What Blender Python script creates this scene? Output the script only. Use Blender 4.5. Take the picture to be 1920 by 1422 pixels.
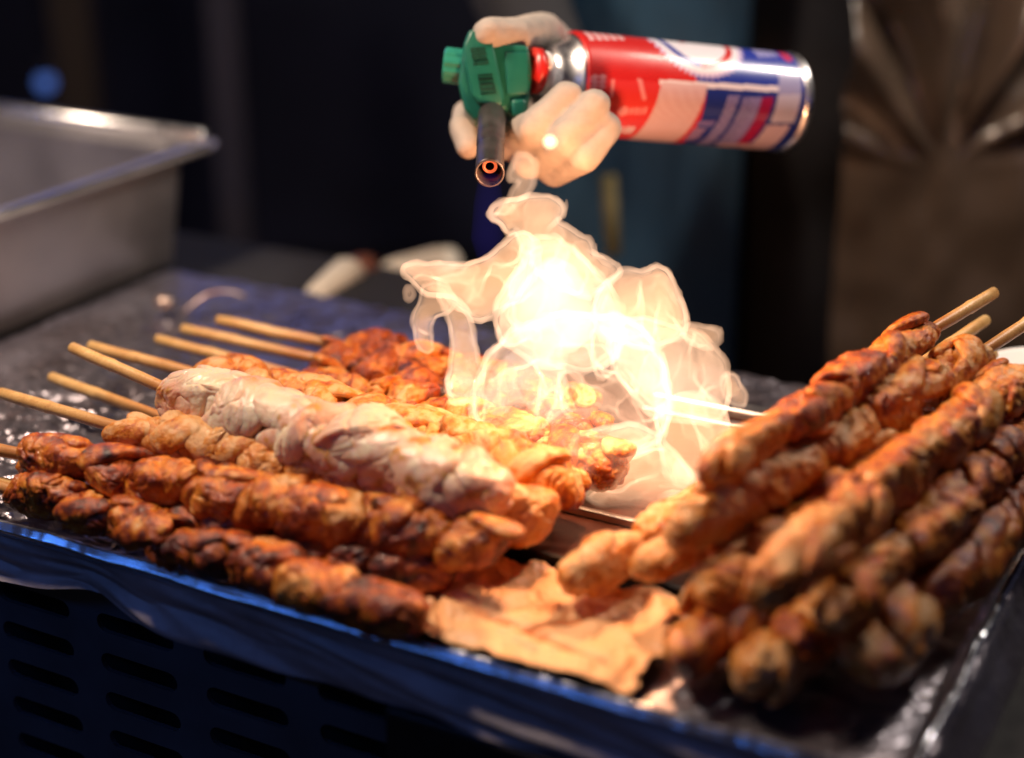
import bpy, bmesh, math, random
import numpy as np
from mathutils import Vector, Matrix

for o in list(bpy.data.objects):
    bpy.data.objects.remove(o)
sc = bpy.context.scene
COL = sc.collection
random.seed(4)

# ------------------------------------------------------------------ camera
PITCH = math.radians(22.0)
CAM = np.array([0.0, -1.02, 0.412])
FPX = 3000.0
cam_d = bpy.data.cameras.new('camera')
cam_o = bpy.data.objects.new('camera', cam_d)
COL.objects.link(cam_o)
cam_o.location = CAM
cam_o.rotation_euler = (math.pi / 2 - PITCH, 0, 0)
cam_d.sensor_width = 36.0
cam_d.lens = 36.0 * FPX / 1920.0
cam_d.clip_start = 0.02
cam_d.clip_end = 100
cam_d.dof.use_dof = True
cam_d.dof.focus_distance = 0.915
cam_d.dof.aperture_fstop = 2.1
cam_d.dof.aperture_blades = 0
sc.camera = cam_o

# ------------------------------------------------------------------ world, exposure
w = bpy.data.worlds.new('World')
sc.world = w
w.use_nodes = True
w.node_tree.nodes['Background'].inputs[0].default_value = (0.030, 0.027, 0.042, 1)
w.node_tree.nodes['Background'].inputs[1].default_value = 0.7
sc.view_settings.view_transform = 'Standard'
sc.view_settings.look = 'None'
sc.view_settings.exposure = 0.0
sc.view_settings.gamma = 1.0
sc.render.engine = 'CYCLES'
sc.cycles.use_denoising = True
sc.cycles.max_bounces = 8
sc.cycles.transparent_max_bounces = 48
sc.cycles.volume_bounces = 0
sc.cycles.sample_clamp_indirect = 4.0
sc.cycles.caustics_reflective = False
sc.cycles.caustics_refractive = False


def lamp(name, kind, loc, power, col, size=0.1, target=None, size_y=None):
    d = bpy.data.lights.new(name, kind)
    d.energy = power
    d.color = col
    if kind == 'AREA':
        d.size = size
        if size_y:
            d.shape = 'RECTANGLE'
            d.size_y = size_y
    else:
        d.shadow_soft_size = size
    o = bpy.data.objects.new(name, d)
    COL.objects.link(o)
    o.location = loc
    if target is not None:
        o.rotation_euler = (Vector(target) - Vector(loc)).to_track_quat('-Z', 'Y').to_euler()
    return o


lamp('flame_light', 'POINT', (0.056, -0.212, 0.168), 2.3, (1.0, 0.48, 0.23), 0.012)
lamp('stall_bulb', 'AREA', (-0.46, -0.12, 0.86), 11.5, (1.0, 0.77, 0.58), 0.14, (-0.15, -0.10, 0.0))
lamp('stall_bulb', 'AREA', (0.75, 0.25, 1.10), 2.8, (1.0, 0.82, 0.68), 0.16, (0.35, 0.05, 0.0))
bl_ = lamp('blue_glint_light', 'AREA', (-1.03, -0.78, 0.69), 1.1, (0.07, 0.27, 1.0), 0.85, None, 0.045)  # unseen blue lamp, placed to glint along the front rim
_x = Vector((0.55, -0.55, 0.13)).normalized()
_z = (Vector((-1.03, -0.78, 0.69)) - Vector((-0.10, -0.33, 0.0))).normalized()
_y = _z.cross(_x).normalized()
_z = _x.cross(_y)
bl_.rotation_euler = Matrix((_x, _y, _z)).transposed().to_euler()
lamp('blue_glint_light', 'AREA', (-0.72, 1.70, 0.46), 1.9, (0.28, 0.34, 1.0), 1.2, (-0.35, 0.36, 0.08), 0.25)  # unseen blue lamp behind, placed for sheen on pan rim and foil
lamp('stall_bulb', 'AREA', (0.60, 0.16, 0.72), 6.5, (1.0, 0.88, 0.76), 0.05, (0.52, 0.40, 0.30))
lamp('blue_glint_light', 'AREA', (1.10, -1.30, 0.60), 0.5, (0.06, 0.16, 1.0), 0.10, (0.25, -0.30, 0.0))  # unseen blue lamp at the right, aimed at the side rim


# ------------------------------------------------------------------ frames
CORNER = np.array([0.172, -0.460])
AX = np.array([-0.883, 0.469])      # along the front of the stall, to the left
BX = np.array([0.469, 0.883])       # across the stall, away from the camera


def st(a, b, z=0.0):
    p = CORNER + a * AX + b * BX
    return np.array([p[0], p[1], z])


def st_arr(a, b, z):
    a, b, z = np.broadcast_arrays(a, b, z)
    return np.stack([CORNER[0] + a * AX[0] + b * BX[0], CORNER[1] + a * AX[1] + b * BX[1], z], -1)


CP, SP = math.cos(PITCH), math.sin(PITCH)


def at(px, py, z=0.0):
    u = (px - 960) / FPX
    v = (711 - py) / FPX
    t = (CAM[2] - z) / (SP - v * CP)
    return np.array([u * t, CAM[1] + t * (CP + v * SP), z])


def dp(px, py, d):
    u = (px - 960) / FPX
    v = (711 - py) / FPX
    return np.array([u * d, CAM[1] + d * (CP + v * SP), CAM[2] + d * (-SP + v * CP)])


# ------------------------------------------------------------------ noise
def _hash(ix, iy, iz, seed):
    with np.errstate(over='ignore'):
        h = (ix.astype(np.uint32) * np.uint32(374761393) + iy.astype(np.uint32) * np.uint32(668265263)
             + iz.astype(np.uint32) * np.uint32(2147483647) + np.uint32((seed * 1013904223 + 12345) & 0xffffffff))
        h = (h ^ (h >> np.uint32(13))) * np.uint32(1274126177)
        h = h ^ (h >> np.uint32(16))
        h = h * np.uint32(2246822519)
        h = h ^ (h >> np.uint32(13))
    return h


def noise(P, seed=0):
    P = np.asarray(P, dtype=np.float32)
    fl = np.floor(P)
    f = P - fl
    i = fl.astype(np.int64)
    u = f * f * f * (f * (f * 6 - 15) + 10)
    out = np.zeros(P.shape[:-1], dtype=np.float32)
    for dx in (0, 1):
        for dy in (0, 1):
            for dz in (0, 1):
                h = _hash(i[..., 0] + dx, i[..., 1] + dy, i[..., 2] + dz, seed)
                gx = (h & np.uint32(1023)).astype(np.float32) / 511.5 - 1
                gy = ((h >> np.uint32(10)) & np.uint32(1023)).astype(np.float32) / 511.5 - 1
                gz = ((h >> np.uint32(20)) & np.uint32(1023)).astype(np.float32) / 511.5 - 1
                wgt = ((u[..., 0] if dx else 1 - u[..., 0]) * (u[..., 1] if dy else 1 - u[..., 1])
                       * (u[..., 2] if dz else 1 - u[..., 2]))
                out += wgt * (gx * (f[..., 0] - dx) + gy * (f[..., 1] - dy) + gz * (f[..., 2] - dz))
    return out * 1.3


def fbm(P, seed=0, octv=3, gain=0.5):
    a, s, o = 1.0, 0.0, 0.0
    P = np.asarray(P)
    for k in range(octv):
        o = o + a * noise(P * (2.0 ** k) + 7.3 * k, seed + k)
        s += a
        a *= gain
    return o / s * 1.3


# ------------------------------------------------------------------ object helpers
def link_mesh(name, verts, faces, mat, parent=None, smooth=True, attr=None, attr_name='done', origin=None):
    verts = np.asarray(verts, dtype=np.float64)
    if origin is not None:
        verts = verts - np.asarray(origin)
    me = bpy.data.meshes.new(name)
    fa = np.asarray(faces) if not isinstance(faces, list) else None
    if fa is not None and fa.ndim == 2:
        n, k = fa.shape
        me.vertices.add(len(verts))
        me.vertices.foreach_set('co', verts.astype(np.float32).ravel())
        me.loops.add(n * k)
        me.loops.foreach_set('vertex_index', fa.astype(np.int32).ravel())
        me.polygons.add(n)
        me.polygons.foreach_set('loop_start', np.arange(0, n * k, k, dtype=np.int32))
        me.update(calc_edges=True)
        me.validate()
    else:
        me.from_pydata([tuple(v) for v in verts], [], [tuple(f) for f in faces])
        me.update()
    if smooth:
        me.polygons.foreach_set('use_smooth', np.ones(len(me.polygons), dtype=bool))
    if attr is not None:
        if attr.ndim == 1:
            la = me.attributes.new(attr_name, 'FLOAT', 'POINT')
            la.data.foreach_set('value', attr.astype(np.float32))
        else:
            la = me.attributes.new(attr_name, 'FLOAT_COLOR', 'POINT')
            c4 = np.concatenate([attr, np.ones((len(attr), 1))], 1)
            la.data.foreach_set('color', c4.astype(np.float32).ravel())
    if mat is not None:
        me.materials.append(mat)
    o = bpy.data.objects.new(name, me)
    COL.objects.link(o)
    if parent is not None:
        o.parent = parent
    if origin is not None and parent is None:
        o.location = origin
    return o


def thing(name, loc, label, cat, group=None):
    o = bpy.data.objects.new(name, None)
    o.empty_display_size = 0.02
    COL.objects.link(o)
    o.location = loc
    o['label'] = label
    o['category'] = cat
    if group:
        o['group'] = group
    return o


def tag(o, label, cat, group=None):
    o['label'] = label
    o['category'] = cat
    if group:
        o['group'] = group
    return o


def grid_faces(nu, nv):
    i = np.arange(nu - 1)[:, None] * nv + np.arange(nv - 1)[None, :]
    i = i.ravel()
    return np.stack([i, i + nv, i + nv + 1, i + 1], 1)


def tube(p0, p1, r0, r1, seg=16, rings=None, cap=True, prof=None):
    """solid of revolution between p0 and p1; prof = list of (t, r)"""
    p0 = np.asarray(p0, float)
    p1 = np.asarray(p1, float)
    d = p1 - p0
    L = np.linalg.norm(d)
    d = d / L
    h = np.array([0, 0, 1.0]) if abs(d[2]) < 0.9 else np.array([1.0, 0, 0])
    u = np.cross(h, d)
    u /= np.linalg.norm(u)
    v = np.cross(d, u)
    if prof is None:
        prof = [(0, r0), (1, r1)]
    V = []
    an = np.linspace(0, 2 * math.pi, seg, endpoint=False)
    for t, r in prof:
        V.append(p0 + d * L * t + r * (np.cos(an)[:, None] * u + np.sin(an)[:, None] * v))
    V = np.concatenate(V)
    F = []
    for k in range(len(prof) - 1):
        for j in range(seg):
            F.append((k * seg + j, k * seg + (j + 1) % seg, (k + 1) * seg + (j + 1) % seg, (k + 1) * seg + j))
    if cap:
        F.append(tuple(range(seg - 1, -1, -1)))
        F.append(tuple((len(prof) - 1) * seg + j for j in range(seg)))
    return V, F


def bm_obj(name, bm, mat, parent=None, smooth=False, origin=None):
    me = bpy.data.meshes.new(name)
    bmesh.ops.recalc_face_normals(bm, faces=bm.faces)
    if origin is not None:
        bmesh.ops.translate(bm, verts=bm.verts, vec=[-x for x in origin])
    bm.to_mesh(me)
    bm.free()
    if smooth:
        me.polygons.foreach_set('use_smooth', np.ones(len(me.polygons), dtype=bool))
    me.materials.append(mat)
    o = bpy.data.objects.new(name, me)
    COL.objects.link(o)
    if parent is not None:
        o.parent = parent
    elif origin is not None:
        o.location = origin
    return o


def box_st(a0, a1, b0, b1, z0, z1, bev=0.0):
    bm = bmesh.new()
    vs = [bm.verts.new(st(a, b, z)) for z in (z0, z1) for a, b in ((a0, b0), (a1, b0), (a1, b1), (a0, b1))]
    for f in ((3, 2, 1, 0), (4, 5, 6, 7), (0, 1, 5, 4), (1, 2, 6, 5), (2, 3, 7, 6), (3, 0, 4, 7)):
        bm.faces.new([vs[i] for i in f])
    if bev:
        bmesh.ops.bevel(bm, geom=list(bm.edges), offset=bev, segments=3, profile=0.5, affect='EDGES')
    return bm


# ------------------------------------------------------------------ materials
def new_mat(name):
    m = bpy.data.materials.new(name)
    m.use_nodes = True
    nt = m.node_tree
    return m, nt, nt.nodes['Principled BSDF']


def nd(nt, kind, **kw):
    n = nt.nodes.new(kind)
    for k, v in kw.items():
        if k.startswith('i_'):
            n.inputs[k[2:].replace('_', ' ')].default_value = v
        else:
            setattr(n, k, v)
    return n


def ramp(nt, stops):
    n = nt.nodes.new('ShaderNodeValToRGB')
    e = n.color_ramp.elements
    while len(e) < len(stops):
        e.new(0.5)
    for q, (p, c) in zip(e, stops):
        q.position = p
        q.color = (c[0], c[1], c[2], 1)
    return n


def noise_node(nt, scale, detail=4, rough=0.6, coord='Object', dist=0.0):
    tc = nt.nodes.get('tc') or nd(nt, 'ShaderNodeTexCoord', name='tc')
    n = nd(nt, 'ShaderNodeTexNoise')
    n.inputs['Scale'].default_value = scale
    n.inputs['Detail'].default_value = detail
    n.inputs['Roughness'].default_value = rough
    n.inputs['Distortion'].default_value = dist
    nt.links.new(tc.outputs[coord], n.inputs['Vector'])
    return n


def math_node(nt, op, a, b=None, c=None, clamp=False):
    n = nd(nt, 'ShaderNodeMath', operation=op)
    n.use_clamp = clamp
    for k, x in enumerate((a, b, c)):
        if x is None:
            continue
        if isinstance(x, (int, float)):
            n.inputs[k].default_value = x
        else:
            nt.links.new(x, n.inputs[k])
    return n.outputs[0]


def plain(name, col, rough=0.5, metal=0.0, var=0.25, scale=60, bump=0.0, bscale=400, coat=0.0):
    m, nt, p = new_mat(name)
    n = noise_node(nt, scale)
    c = np.array(col)
    r = ramp(nt, [(0.3, c * (1 - var)), (0.7, np.clip(c * (1 + var), 0, 1))])
    nt.links.new(n.outputs['Fac'], r.inputs[0])
    nt.links.new(r.outputs[0], p.inputs['Base Color'])
    p.inputs['Metallic'].default_value = metal
    rr = math_node(nt, 'MULTIPLY_ADD', n.outputs['Fac'], 0.3, max(0.02, rough - 0.15))
    nt.links.new(rr, p.inputs['Roughness'])
    p.inputs['Coat Weight'].default_value = coat
    if bump:
        n2 = noise_node(nt, bscale, 3)
        b = nd(nt, 'ShaderNodeBump')
        b.inputs['Strength'].default_value = bump
        b.inputs['Distance'].default_value = 0.002
        nt.links.new(n2.outputs['Fac'], b.inputs['Height'])
        nt.links.new(b.outputs[0], p.inputs['Normal'])
    return m


def meat_mat(name, stops, amp, sss, char=True, rough0=0.30, bump=0.5, coat=0.42, sscale=0.004):
    m, nt, p = new_mat(name)
    at_ = nd(nt, 'ShaderNodeAttribute', attribute_name='done')
    n1 = noise_node(nt, 170, 5, 0.65, dist=0.6)
    n2 = noise_node(nt, 620, 4, 0.6)
    v = math_node(nt, 'MULTIPLY_ADD', math_node(nt, 'SUBTRACT', n1.outputs['Fac'], 0.5), amp, at_.outputs['Fac'])
    v = math_node(nt, 'MULTIPLY_ADD', math_node(nt, 'SUBTRACT', n2.outputs['Fac'], 0.5), amp * 0.7, v, clamp=True)
    r = ramp(nt, stops)
    nt.links.new(v, r.inputs[0])
    col = r.outputs[0]
    if char:
        n3 = noise_node(nt, 105, 3, 0.55)
        sp = math_node(nt, 'MULTIPLY', math_node(nt, 'SUBTRACT', n3.outputs['Fac'], 0.625), 16, clamp=True)
        gate = math_node(nt, 'MULTIPLY', math_node(nt, 'SUBTRACT', at_.outputs['Fac'], 0.45), 4, clamp=True)
        sp = math_node(nt, 'MULTIPLY', sp, gate)
        mx = nd(nt, 'ShaderNodeMix', data_type='RGBA')
        nt.links.new(sp, mx.inputs[0])
        nt.links.new(col, mx.inputs[6])
        mx.inputs[7].default_value = (0.012, 0.007, 0.005, 1)
        col = mx.outputs[2]
    nt.links.new(col, p.inputs['Base Color'])
    nr = noise_node(nt, 90, 3, 0.6)
    rr = math_node(nt, 'MULTIPLY_ADD', nr.outputs['Fac'], 0.60, rough0 - 0.18, clamp=True)
    nt.links.new(rr, p.inputs['Roughness'])
    p.inputs['Specular IOR Level'].default_value = 0.36
    p.inputs['Coat Weight'].default_value = coat
    p.inputs['Coat Roughness'].default_value = 0.05
    p.inputs['Subsurface Weight'].default_value = sss
    p.inputs['Subsurface Radius'].default_value = (1.0, 0.42, 0.2)
    p.inputs['Subsurface Scale'].default_value = sscale
    # fibres and blisters
    h = math_node(nt, 'MULTIPLY_ADD', n2.outputs['Fac'], 0.6, n1.outputs['Fac'])
    n4 = noise_node(nt, 1500, 2, 0.5)
    h = math_node(nt, 'MULTIPLY_ADD', n4.outputs['Fac'], 0.25, h)
    b = nd(nt, 'ShaderNodeBump')
    b.inputs['Strength'].default_value = bump
    b.inputs['Distance'].default_value = 0.0020
    nt.links.new(h, b.inputs['Height'])
    nt.links.new(b.outputs[0], p.inputs['Normal'])
    nt.links.new(b.outputs[0], p.inputs['Coat Normal'])
    return m


M = {}
M['grilled'] = meat_mat('grilled_chicken', [
    (0.00, (0.66, 0.36, 0.145)), (0.22, (0.60, 0.215, 0.022)), (0.42, (0.44, 0.100, 0.006)), (0.60, (0.25, 0.038, 0.004)),
    (0.78, (0.10, 0.018, 0.006)), (1.0, (0.02, 0.010, 0.006))], 0.50, 0.08)
M['pale'] = meat_mat('pale_chicken', [
    (0.00, (0.68, 0.54, 0.38)), (0.30, (0.66, 0.41, 0.29)), (0.46, (0.62, 0.325, 0.21)), (0.60, (0.54, 0.28, 0.075)),
    (0.82, (0.36, 0.12, 0.04)), (1.0, (0.10, 0.03, 0.012))], 0.22, 0.45, char=False, rough0=0.24, bump=0.24, coat=0.36, sscale=0.007)
M['red'] = meat_mat('red_sauced_meat', [(0.0, (0.55, 0.10, 0.03)), (0.5, (0.42, 0.03, 0.012)), (1.0, (0.12, 0.012, 0.008))],
                    0.6, 0.1, char=False, rough0=0.22)

# bamboo
m, nt, p = new_mat('bamboo')
tc = nd(nt, 'ShaderNodeTexCoord', name='tc')
mp = nd(nt, 'ShaderNodeMapping')
mp.inputs['Scale'].default_value = (900, 900, 900)
nt.links.new(tc.outputs['Object'], mp.inputs[0])
n = nd(nt, 'ShaderNodeTexNoise')
n.inputs['Scale'].default_value = 1.0
n.inputs['Detail'].default_value = 3
nt.links.new(mp.outputs[0], n.inputs[0])
n2 = noise_node(nt, 55, 3)
mxv = math_node(nt, 'MULTIPLY_ADD', n.outputs['Fac'], 0.45, math_node(nt, 'MULTIPLY', n2.outputs['Fac'], 0.55))
r = ramp(nt, [(0.30, (0.46, 0.21, 0.06)), (0.5, (0.66, 0.39, 0.14)), (0.68, (0.76, 0.51, 0.23))])
nt.links.new(mxv, r.inputs[0])
ga = nd(nt, 'ShaderNodeAttribute', attribute_name='done')
gm = nd(nt, 'ShaderNodeMix', data_type='RGBA')
nt.links.new(ga.outputs['Fac'], gm.inputs[0])
nt.links.new(r.outputs[0], gm.inputs[6])
gm.inputs[7].default_value = (0.36, 0.12, 0.02, 1)
nt.links.new(gm.outputs[2], p.inputs['Base Color'])
bb = nd(nt, 'ShaderNodeBump')
bb.inputs['Strength'].default_value = 0.3
bb.inputs['Distance'].default_value = 0.0006
nt.links.new(n.outputs['Fac'], bb.inputs['Height'])
nt.links.new(bb.outputs[0], p.inputs['Normal'])
p.inputs['Roughness'].default_value = 0.42
M['bamboo'] = m

# foil
def foil_mat(name, base, rough, grime, bump=0.35, metal=0.92):
    m, nt, p = new_mat(name)
    n = noise_node(nt, 16, 5, 0.65)
    r = ramp(nt, [(0.42, base), (0.66, grime)])
    nt.links.new(n.outputs['Fac'], r.inputs[0])
    nt.links.new(r.outputs[0], p.inputs['Base Color'])
    p.inputs['Metallic'].default_value = metal
    n2 = noise_node(nt, 45, 4)
    nt.links.new(math_node(nt, 'MULTIPLY_ADD', n2.outputs['Fac'], 0.35, rough - 0.15), p.inputs['Roughness'])
    v = nd(nt, 'ShaderNodeTexVoronoi', feature='DISTANCE_TO_EDGE')
    v.inputs['Scale'].default_value = 140
    tcn = nt.nodes['tc']
    nt.links.new(tcn.outputs['Object'], v.inputs['Vector'])
    n3 = noise_node(nt, 260, 4)
    h = math_node(nt, 'ADD', v.outputs['Distance'], math_node(nt, 'MULTIPLY', n3.outputs['Fac'], 0.5))
    b = nd(nt, 'ShaderNodeBump')
    b.inputs['Strength'].default_value = bump
    b.inputs['Distance'].default_value = 0.003
    nt.links.new(h, b.inputs['Height'])
    nt.links.new(b.outputs[0], p.inputs['Normal'])
    return m


M['foil'] = foil_mat('aluminium_foil', (0.35, 0.33, 0.38), 0.30, (0.19, 0.155, 0.165))
M['skirt'] = foil_mat('aluminium_foil_skirt', (0.46, 0.40, 0.42), 0.55, (0.30, 0.27, 0.28), bump=0.12, metal=0.35)
M['steel'] = plain('brushed_steel', (0.62, 0.60, 0.58), 0.34, 1.0, 0.08, 30)
M['pan_steel'] = plain('dull_pan_steel', (0.46, 0.44, 0.46), 0.52, 1.0, 0.10, 14)
M['rail_steel'] = plain('polished_steel', (0.70, 0.70, 0.72), 0.30, 1.0, 0.06, 60)
M['rim_foil'] = plain('pressed_foil', (0.58, 0.59, 0.66), 0.20, 1.0, 0.05, 60)
M['griddle'] = plain('greasy_griddle', (0.060, 0.014, 0.006), 0.40, 0.15, 0.35, 70, 0.15, 300)
M['black_iron'] = plain('black_iron', (0.012, 0.010, 0.010), 0.5, 0.2, 0.3, 80)
M['stove'] = plain('navy_enamel', (0.075, 0.082, 0.10), 0.6, 0.0, 0.2, 20)
M['dark'] = plain('dark_cavity', (0.006, 0.006, 0.008), 0.8)
M['counter'] = plain('dark_counter', (0.008, 0.008, 0.011), 0.85, 0.0, 0.3, 10)
M['wall'] = plain('dark_wall', (0.050, 0.055, 0.100), 0.85, 0.0, 0.3, 3)
M['post'] = plain('dim_post', (0.040, 0.040, 0.070), 0.6, 0.0, 0.2, 5)
M['brown_post'] = plain('brown_post', (0.06, 0.045, 0.035), 0.6, 0.0, 0.2, 5)
M['ground'] = plain('ground', (0.03, 0.03, 0.032), 0.8, 0.0, 0.3, 3)
M['green'] = plain('green_plastic', (0.010, 0.125, 0.085), 0.36, 0.0, 0.08, 40, 0.04, 900)
M['green_dark'] = plain('dark_green_print', (0.004, 0.045, 0.027), 0.5, 0.0, 0.1)
M['green_clear'] = plain('pale_green_plastic', (0.03, 0.26, 0.19), 0.25, 0.0, 0.1, 40)
M['nozzle'] = plain('heat_stained_steel', (0.11, 0.09, 0.09), 0.42, 0.8, 0.3, 60)
M['red_plastic'] = plain('red_plastic', (0.55, 0.018, 0.012), 0.35, 0, 0.05)
M['white_plastic'] = plain('white_plastic', (0.75, 0.72, 0.72), 0.35, 0, 0.05)
M['glove'] = plain('beige_glove', (0.42, 0.36, 0.31), 0.68, 0.0, 0.10, 90, 0.10, 1100)
M['sleeve'] = plain('black_sleeve', (0.010, 0.010, 0.014), 0.8, 0, 0.3, 40)
M['skin'] = plain('skin', (0.45, 0.27, 0.18), 0.5, 0, 0.1)
M['hair'] = plain('black_hair', (0.01, 0.009, 0.009), 0.5)
M['apron'] = plain('teal_apron', (0.011, 0.045, 0.085), 0.75, 0, 0.2, 12)
M['tie'] = plain('mustard_cord', (0.12, 0.095, 0.03), 0.7, 0, 0.2)
M['cream'] = plain('cream_paper', (0.62, 0.57, 0.48), 0.7, 0, 0.1, 20)
M['jar'] = plain('brown_jar', (0.13, 0.05, 0.035), 0.35, 0, 0.2)
M['paper'] = plain('white_paper', (0.75, 0.73, 0.72), 0.7, 0, 0.04, 20)
M['plastic'] = plain('tinted_plastic_film', (0.055, 0.037, 0.026), 0.24, 0.0, 0.2, 9, 0.06, 60, coat=0.2)
M['spoon'] = plain('warm_metal', (0.55, 0.42, 0.36), 0.4, 1.0, 0.1)

# added sheet, its orange stands for flame light on the tray foil
M['sheet'] = plain('flame_orange_sheet', (0.84, 0.45, 0.20), 0.46, 0.0, 0.10, 60, 0.5, 220)


def volume_glow(name, col, strength):
    m = bpy.data.materials.new(name)
    m.use_nodes = True
    nt = m.node_tree
    nt.nodes.remove(nt.nodes['Principled BSDF'])
    e = nt.nodes.new('ShaderNodeEmission')
    e.inputs[0].default_value = (*col, 1)
    e.inputs[1].default_value = strength
    nt.links.new(e.outputs[0], nt.nodes['Material Output'].inputs['Volume'])
    return m


M['flame'] = volume_glow('flame_sheet', (1.0, 0.58, 0.35), 42.0)
M['core'] = volume_glow('flame_core', (1.0, 0.70, 0.48), 25.0)
M['haze'] = volume_glow('flame_glow', (1.0, 0.56, 0.33), 16.0)
M['tongue'] = volume_glow('flame_tongue', (1.0, 0.48, 0.22), 22.0)
M['jet'] = volume_glow('blue_jet', (0.10, 0.06, 0.9), 2.0)


def surf_glow(name, col, s):
    m = bpy.data.materials.new(name)
    m.use_nodes = True
    nt = m.node_tree
    p = nt.nodes['Principled BSDF']
    p.inputs['Base Color'].default_value = (*[c * 0.4 for c in col], 1)
    p.inputs['Emission Color'].default_value = (*col, 1)
    p.inputs['Emission Strength'].default_value = s
    return m


M['hot_ring'] = surf_glow('glowing_ring', (1.0, 0.16, 0.05), 0.9)
M['blue_bulb'] = surf_glow('blue_bulb', (0.10, 0.22, 0.75), 0.55)
M['ember'] = surf_glow('ember', (1.0, 0.70, 0.42), 7.0)

# label colours of the can come from a printed attribute
m, nt, p = new_mat('printed_can')
a_ = nd(nt, 'ShaderNodeAttribute', attribute_name='print')
nt.links.new(a_.outputs['Color'], p.inputs['Base Color'])
nn = noise_node(nt, 120, 3)
nt.links.new(math_node(nt, 'MULTIPLY_ADD', nn.outputs['Fac'], 0.15, 0.24), p.inputs['Roughness'])
p.inputs['Coat Weight'].default_value = 0.3
M['print'] = m


# ------------------------------------------------------------------ surface nets
def surface_nets(Fv, org, h):
    S = Fv > 0
    nx, ny, nz = Fv.shape
    cnt = np.zeros((nx - 1, ny - 1, nz - 1), np.uint8)
    cs = []
    for dx in (0, 1):
        for dy in (0, 1):
            for dz in (0, 1):
                cnt += S[dx:nx - 1 + dx, dy:ny - 1 + dy, dz:nz - 1 + dz]
    act = (cnt > 0) & (cnt < 8)
    idx = np.full(act.shape, -1, np.int64)
    ci = np.argwhere(act)
    idx[act] = np.arange(len(ci))
    acc = np.zeros((len(ci), 3))
    num = np.zeros(len(ci))
    corners = [(dx, dy, dz) for dx in (0, 1) for dy in (0, 1) for dz in (0, 1)]
    vals = {c: Fv[ci[:, 0] + c[0], ci[:, 1] + c[1], ci[:, 2] + c[2]] for c in corners}
    for c in corners:
        for ax in range(3):
            if c[ax] == 0:
                c2 = list(c)
                c2[ax] = 1
                c2 = tuple(c2)
                f0, f1 = vals[c], vals[c2]
                k = (f0 > 0) != (f1 > 0)
                t = np.where(k, f0 / np.where(k, f0 - f1, 1), 0)
                pt = np.array(c, float)[None, :].repeat(len(ci), 0)
                pt[:, ax] = t
                acc += pt * k[:, None]
                num += k
    V = org + (ci + acc / num[:, None]) * h
    Q = []
    for ax in range(3):
        o1, o2 = [(1, 2), (2, 0), (0, 1)][ax]
        sl0 = [slice(None)] * 3
        sl1 = [slice(None)] * 3
        sl0[ax] = slice(0, -1)
        sl1[ax] = slice(1, None)
        s0 = S[tuple(sl0)]
        s1 = S[tuple(sl1)]
        e = np.argwhere(s0 != s1)
        ok = (e[:, o1] > 0) & (e[:, o2] > 0) & (e[:, o1] < Fv.shape[o1] - 1) & (e[:, o2] < Fv.shape[o2] - 1)
        e = e[ok]
        flip = s0[e[:, 0], e[:, 1], e[:, 2]]

        def cell(d1, d2):
            q = e.copy()
            q[:, o1] -= d1
            q[:, o2] -= d2
            return idx[q[:, 0], q[:, 1], q[:, 2]]
        quad = np.stack([cell(1, 1), cell(0, 1), cell(0, 0), cell(1, 0)], 1)
        quad[~flip] = quad[~flip][:, ::-1]
        Q.append(quad)
    return V, np.concatenate(Q)


def sdf_mesh(chains, h, k=0.006, pad=0.02):
    """chains: list of (points Nx3, radii N) joined by a smooth union"""
    allp = np.concatenate([np.asarray(c[0], float) for c in chains])
    rm = max(max(c[1]) for c in chains)
    lo = allp.min(0) - rm - pad
    hi = allp.max(0) + rm + pad
    ns = np.ceil((hi - lo) / h).astype(int) + 1
    G = np.stack(np.meshgrid(*[lo[i] + np.arange(ns[i]) * h for i in range(3)], indexing='ij'), -1).astype(np.float32)
    D = np.full(G.shape[:3], 1e3, np.float32)
    for pts, rad in chains:
        d1 = np.full(G.shape[:3], 1e3, np.float32)
        pts = np.asarray(pts, np.float32)
        for i in range(len(pts) - 1):
            a, b = pts[i], pts[i + 1]
            ab = b - a
            t = np.clip(((G - a) @ ab) / max(ab @ ab, 1e-12), 0, 1)
            dd = np.linalg.norm(G - a - t[..., None] * ab, axis=-1) - (rad[i] + (rad[i + 1] - rad[i]) * t)
            d1 = np.minimum(d1, dd)
        hh = np.clip(0.5 + 0.5 * (D - d1) / k, 0, 1)
        D = D * (1 - hh) + d1 * hh - k * hh * (1 - hh)
    return surface_nets(-D, lo, h)


# ================================================================== SETTING
def struct(o):
    o['kind'] = 'structure'
    return o


bm = bmesh.new()
s = 14
for x, y in ((-s, -s), (s, -s), (s, s), (-s, s)):
    bm.verts.new((x, y, -0.95))
bm.faces.new(bm.verts)
struct(bm_obj('ground', bm, M['ground']))

bm = bmesh.new()
bmesh.ops.create_cube(bm, size=1.0, matrix=Matrix.Translation((0, 3.4, 0.6)) @ Matrix.Diagonal((9, 0.2, 3.2, 1)))
struct(bm_obj('back_wall', bm, M['wall']))

# counter behind and beside the tray
t = thing('stall_counter', st(0.45, 0.55, -0.03), 'dark stall counter that carries the steel pan and the foil tray', 'counter')
bm = box_st(0.33, 1.45, 0.418, 0.53, -0.055, -0.012, 0.003)
bm_obj('counter_top', bm, M['counter'], t, origin=st(0.45, 0.55, -0.03))
bm = box_st(0.742, 1.45, -0.02, 0.414, -0.055, -0.012, 0.003)
bm_obj('side_shelf', bm, M['counter'], t, origin=st(0.45, 0.55, -0.03))
bm = box_st(0.34, 1.43, 0.44, 0.52, -0.94, -0.0575, 0.0)
bm_obj('cabinet', bm, M['dark'], t, origin=st(0.45, 0.55, -0.03))

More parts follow.
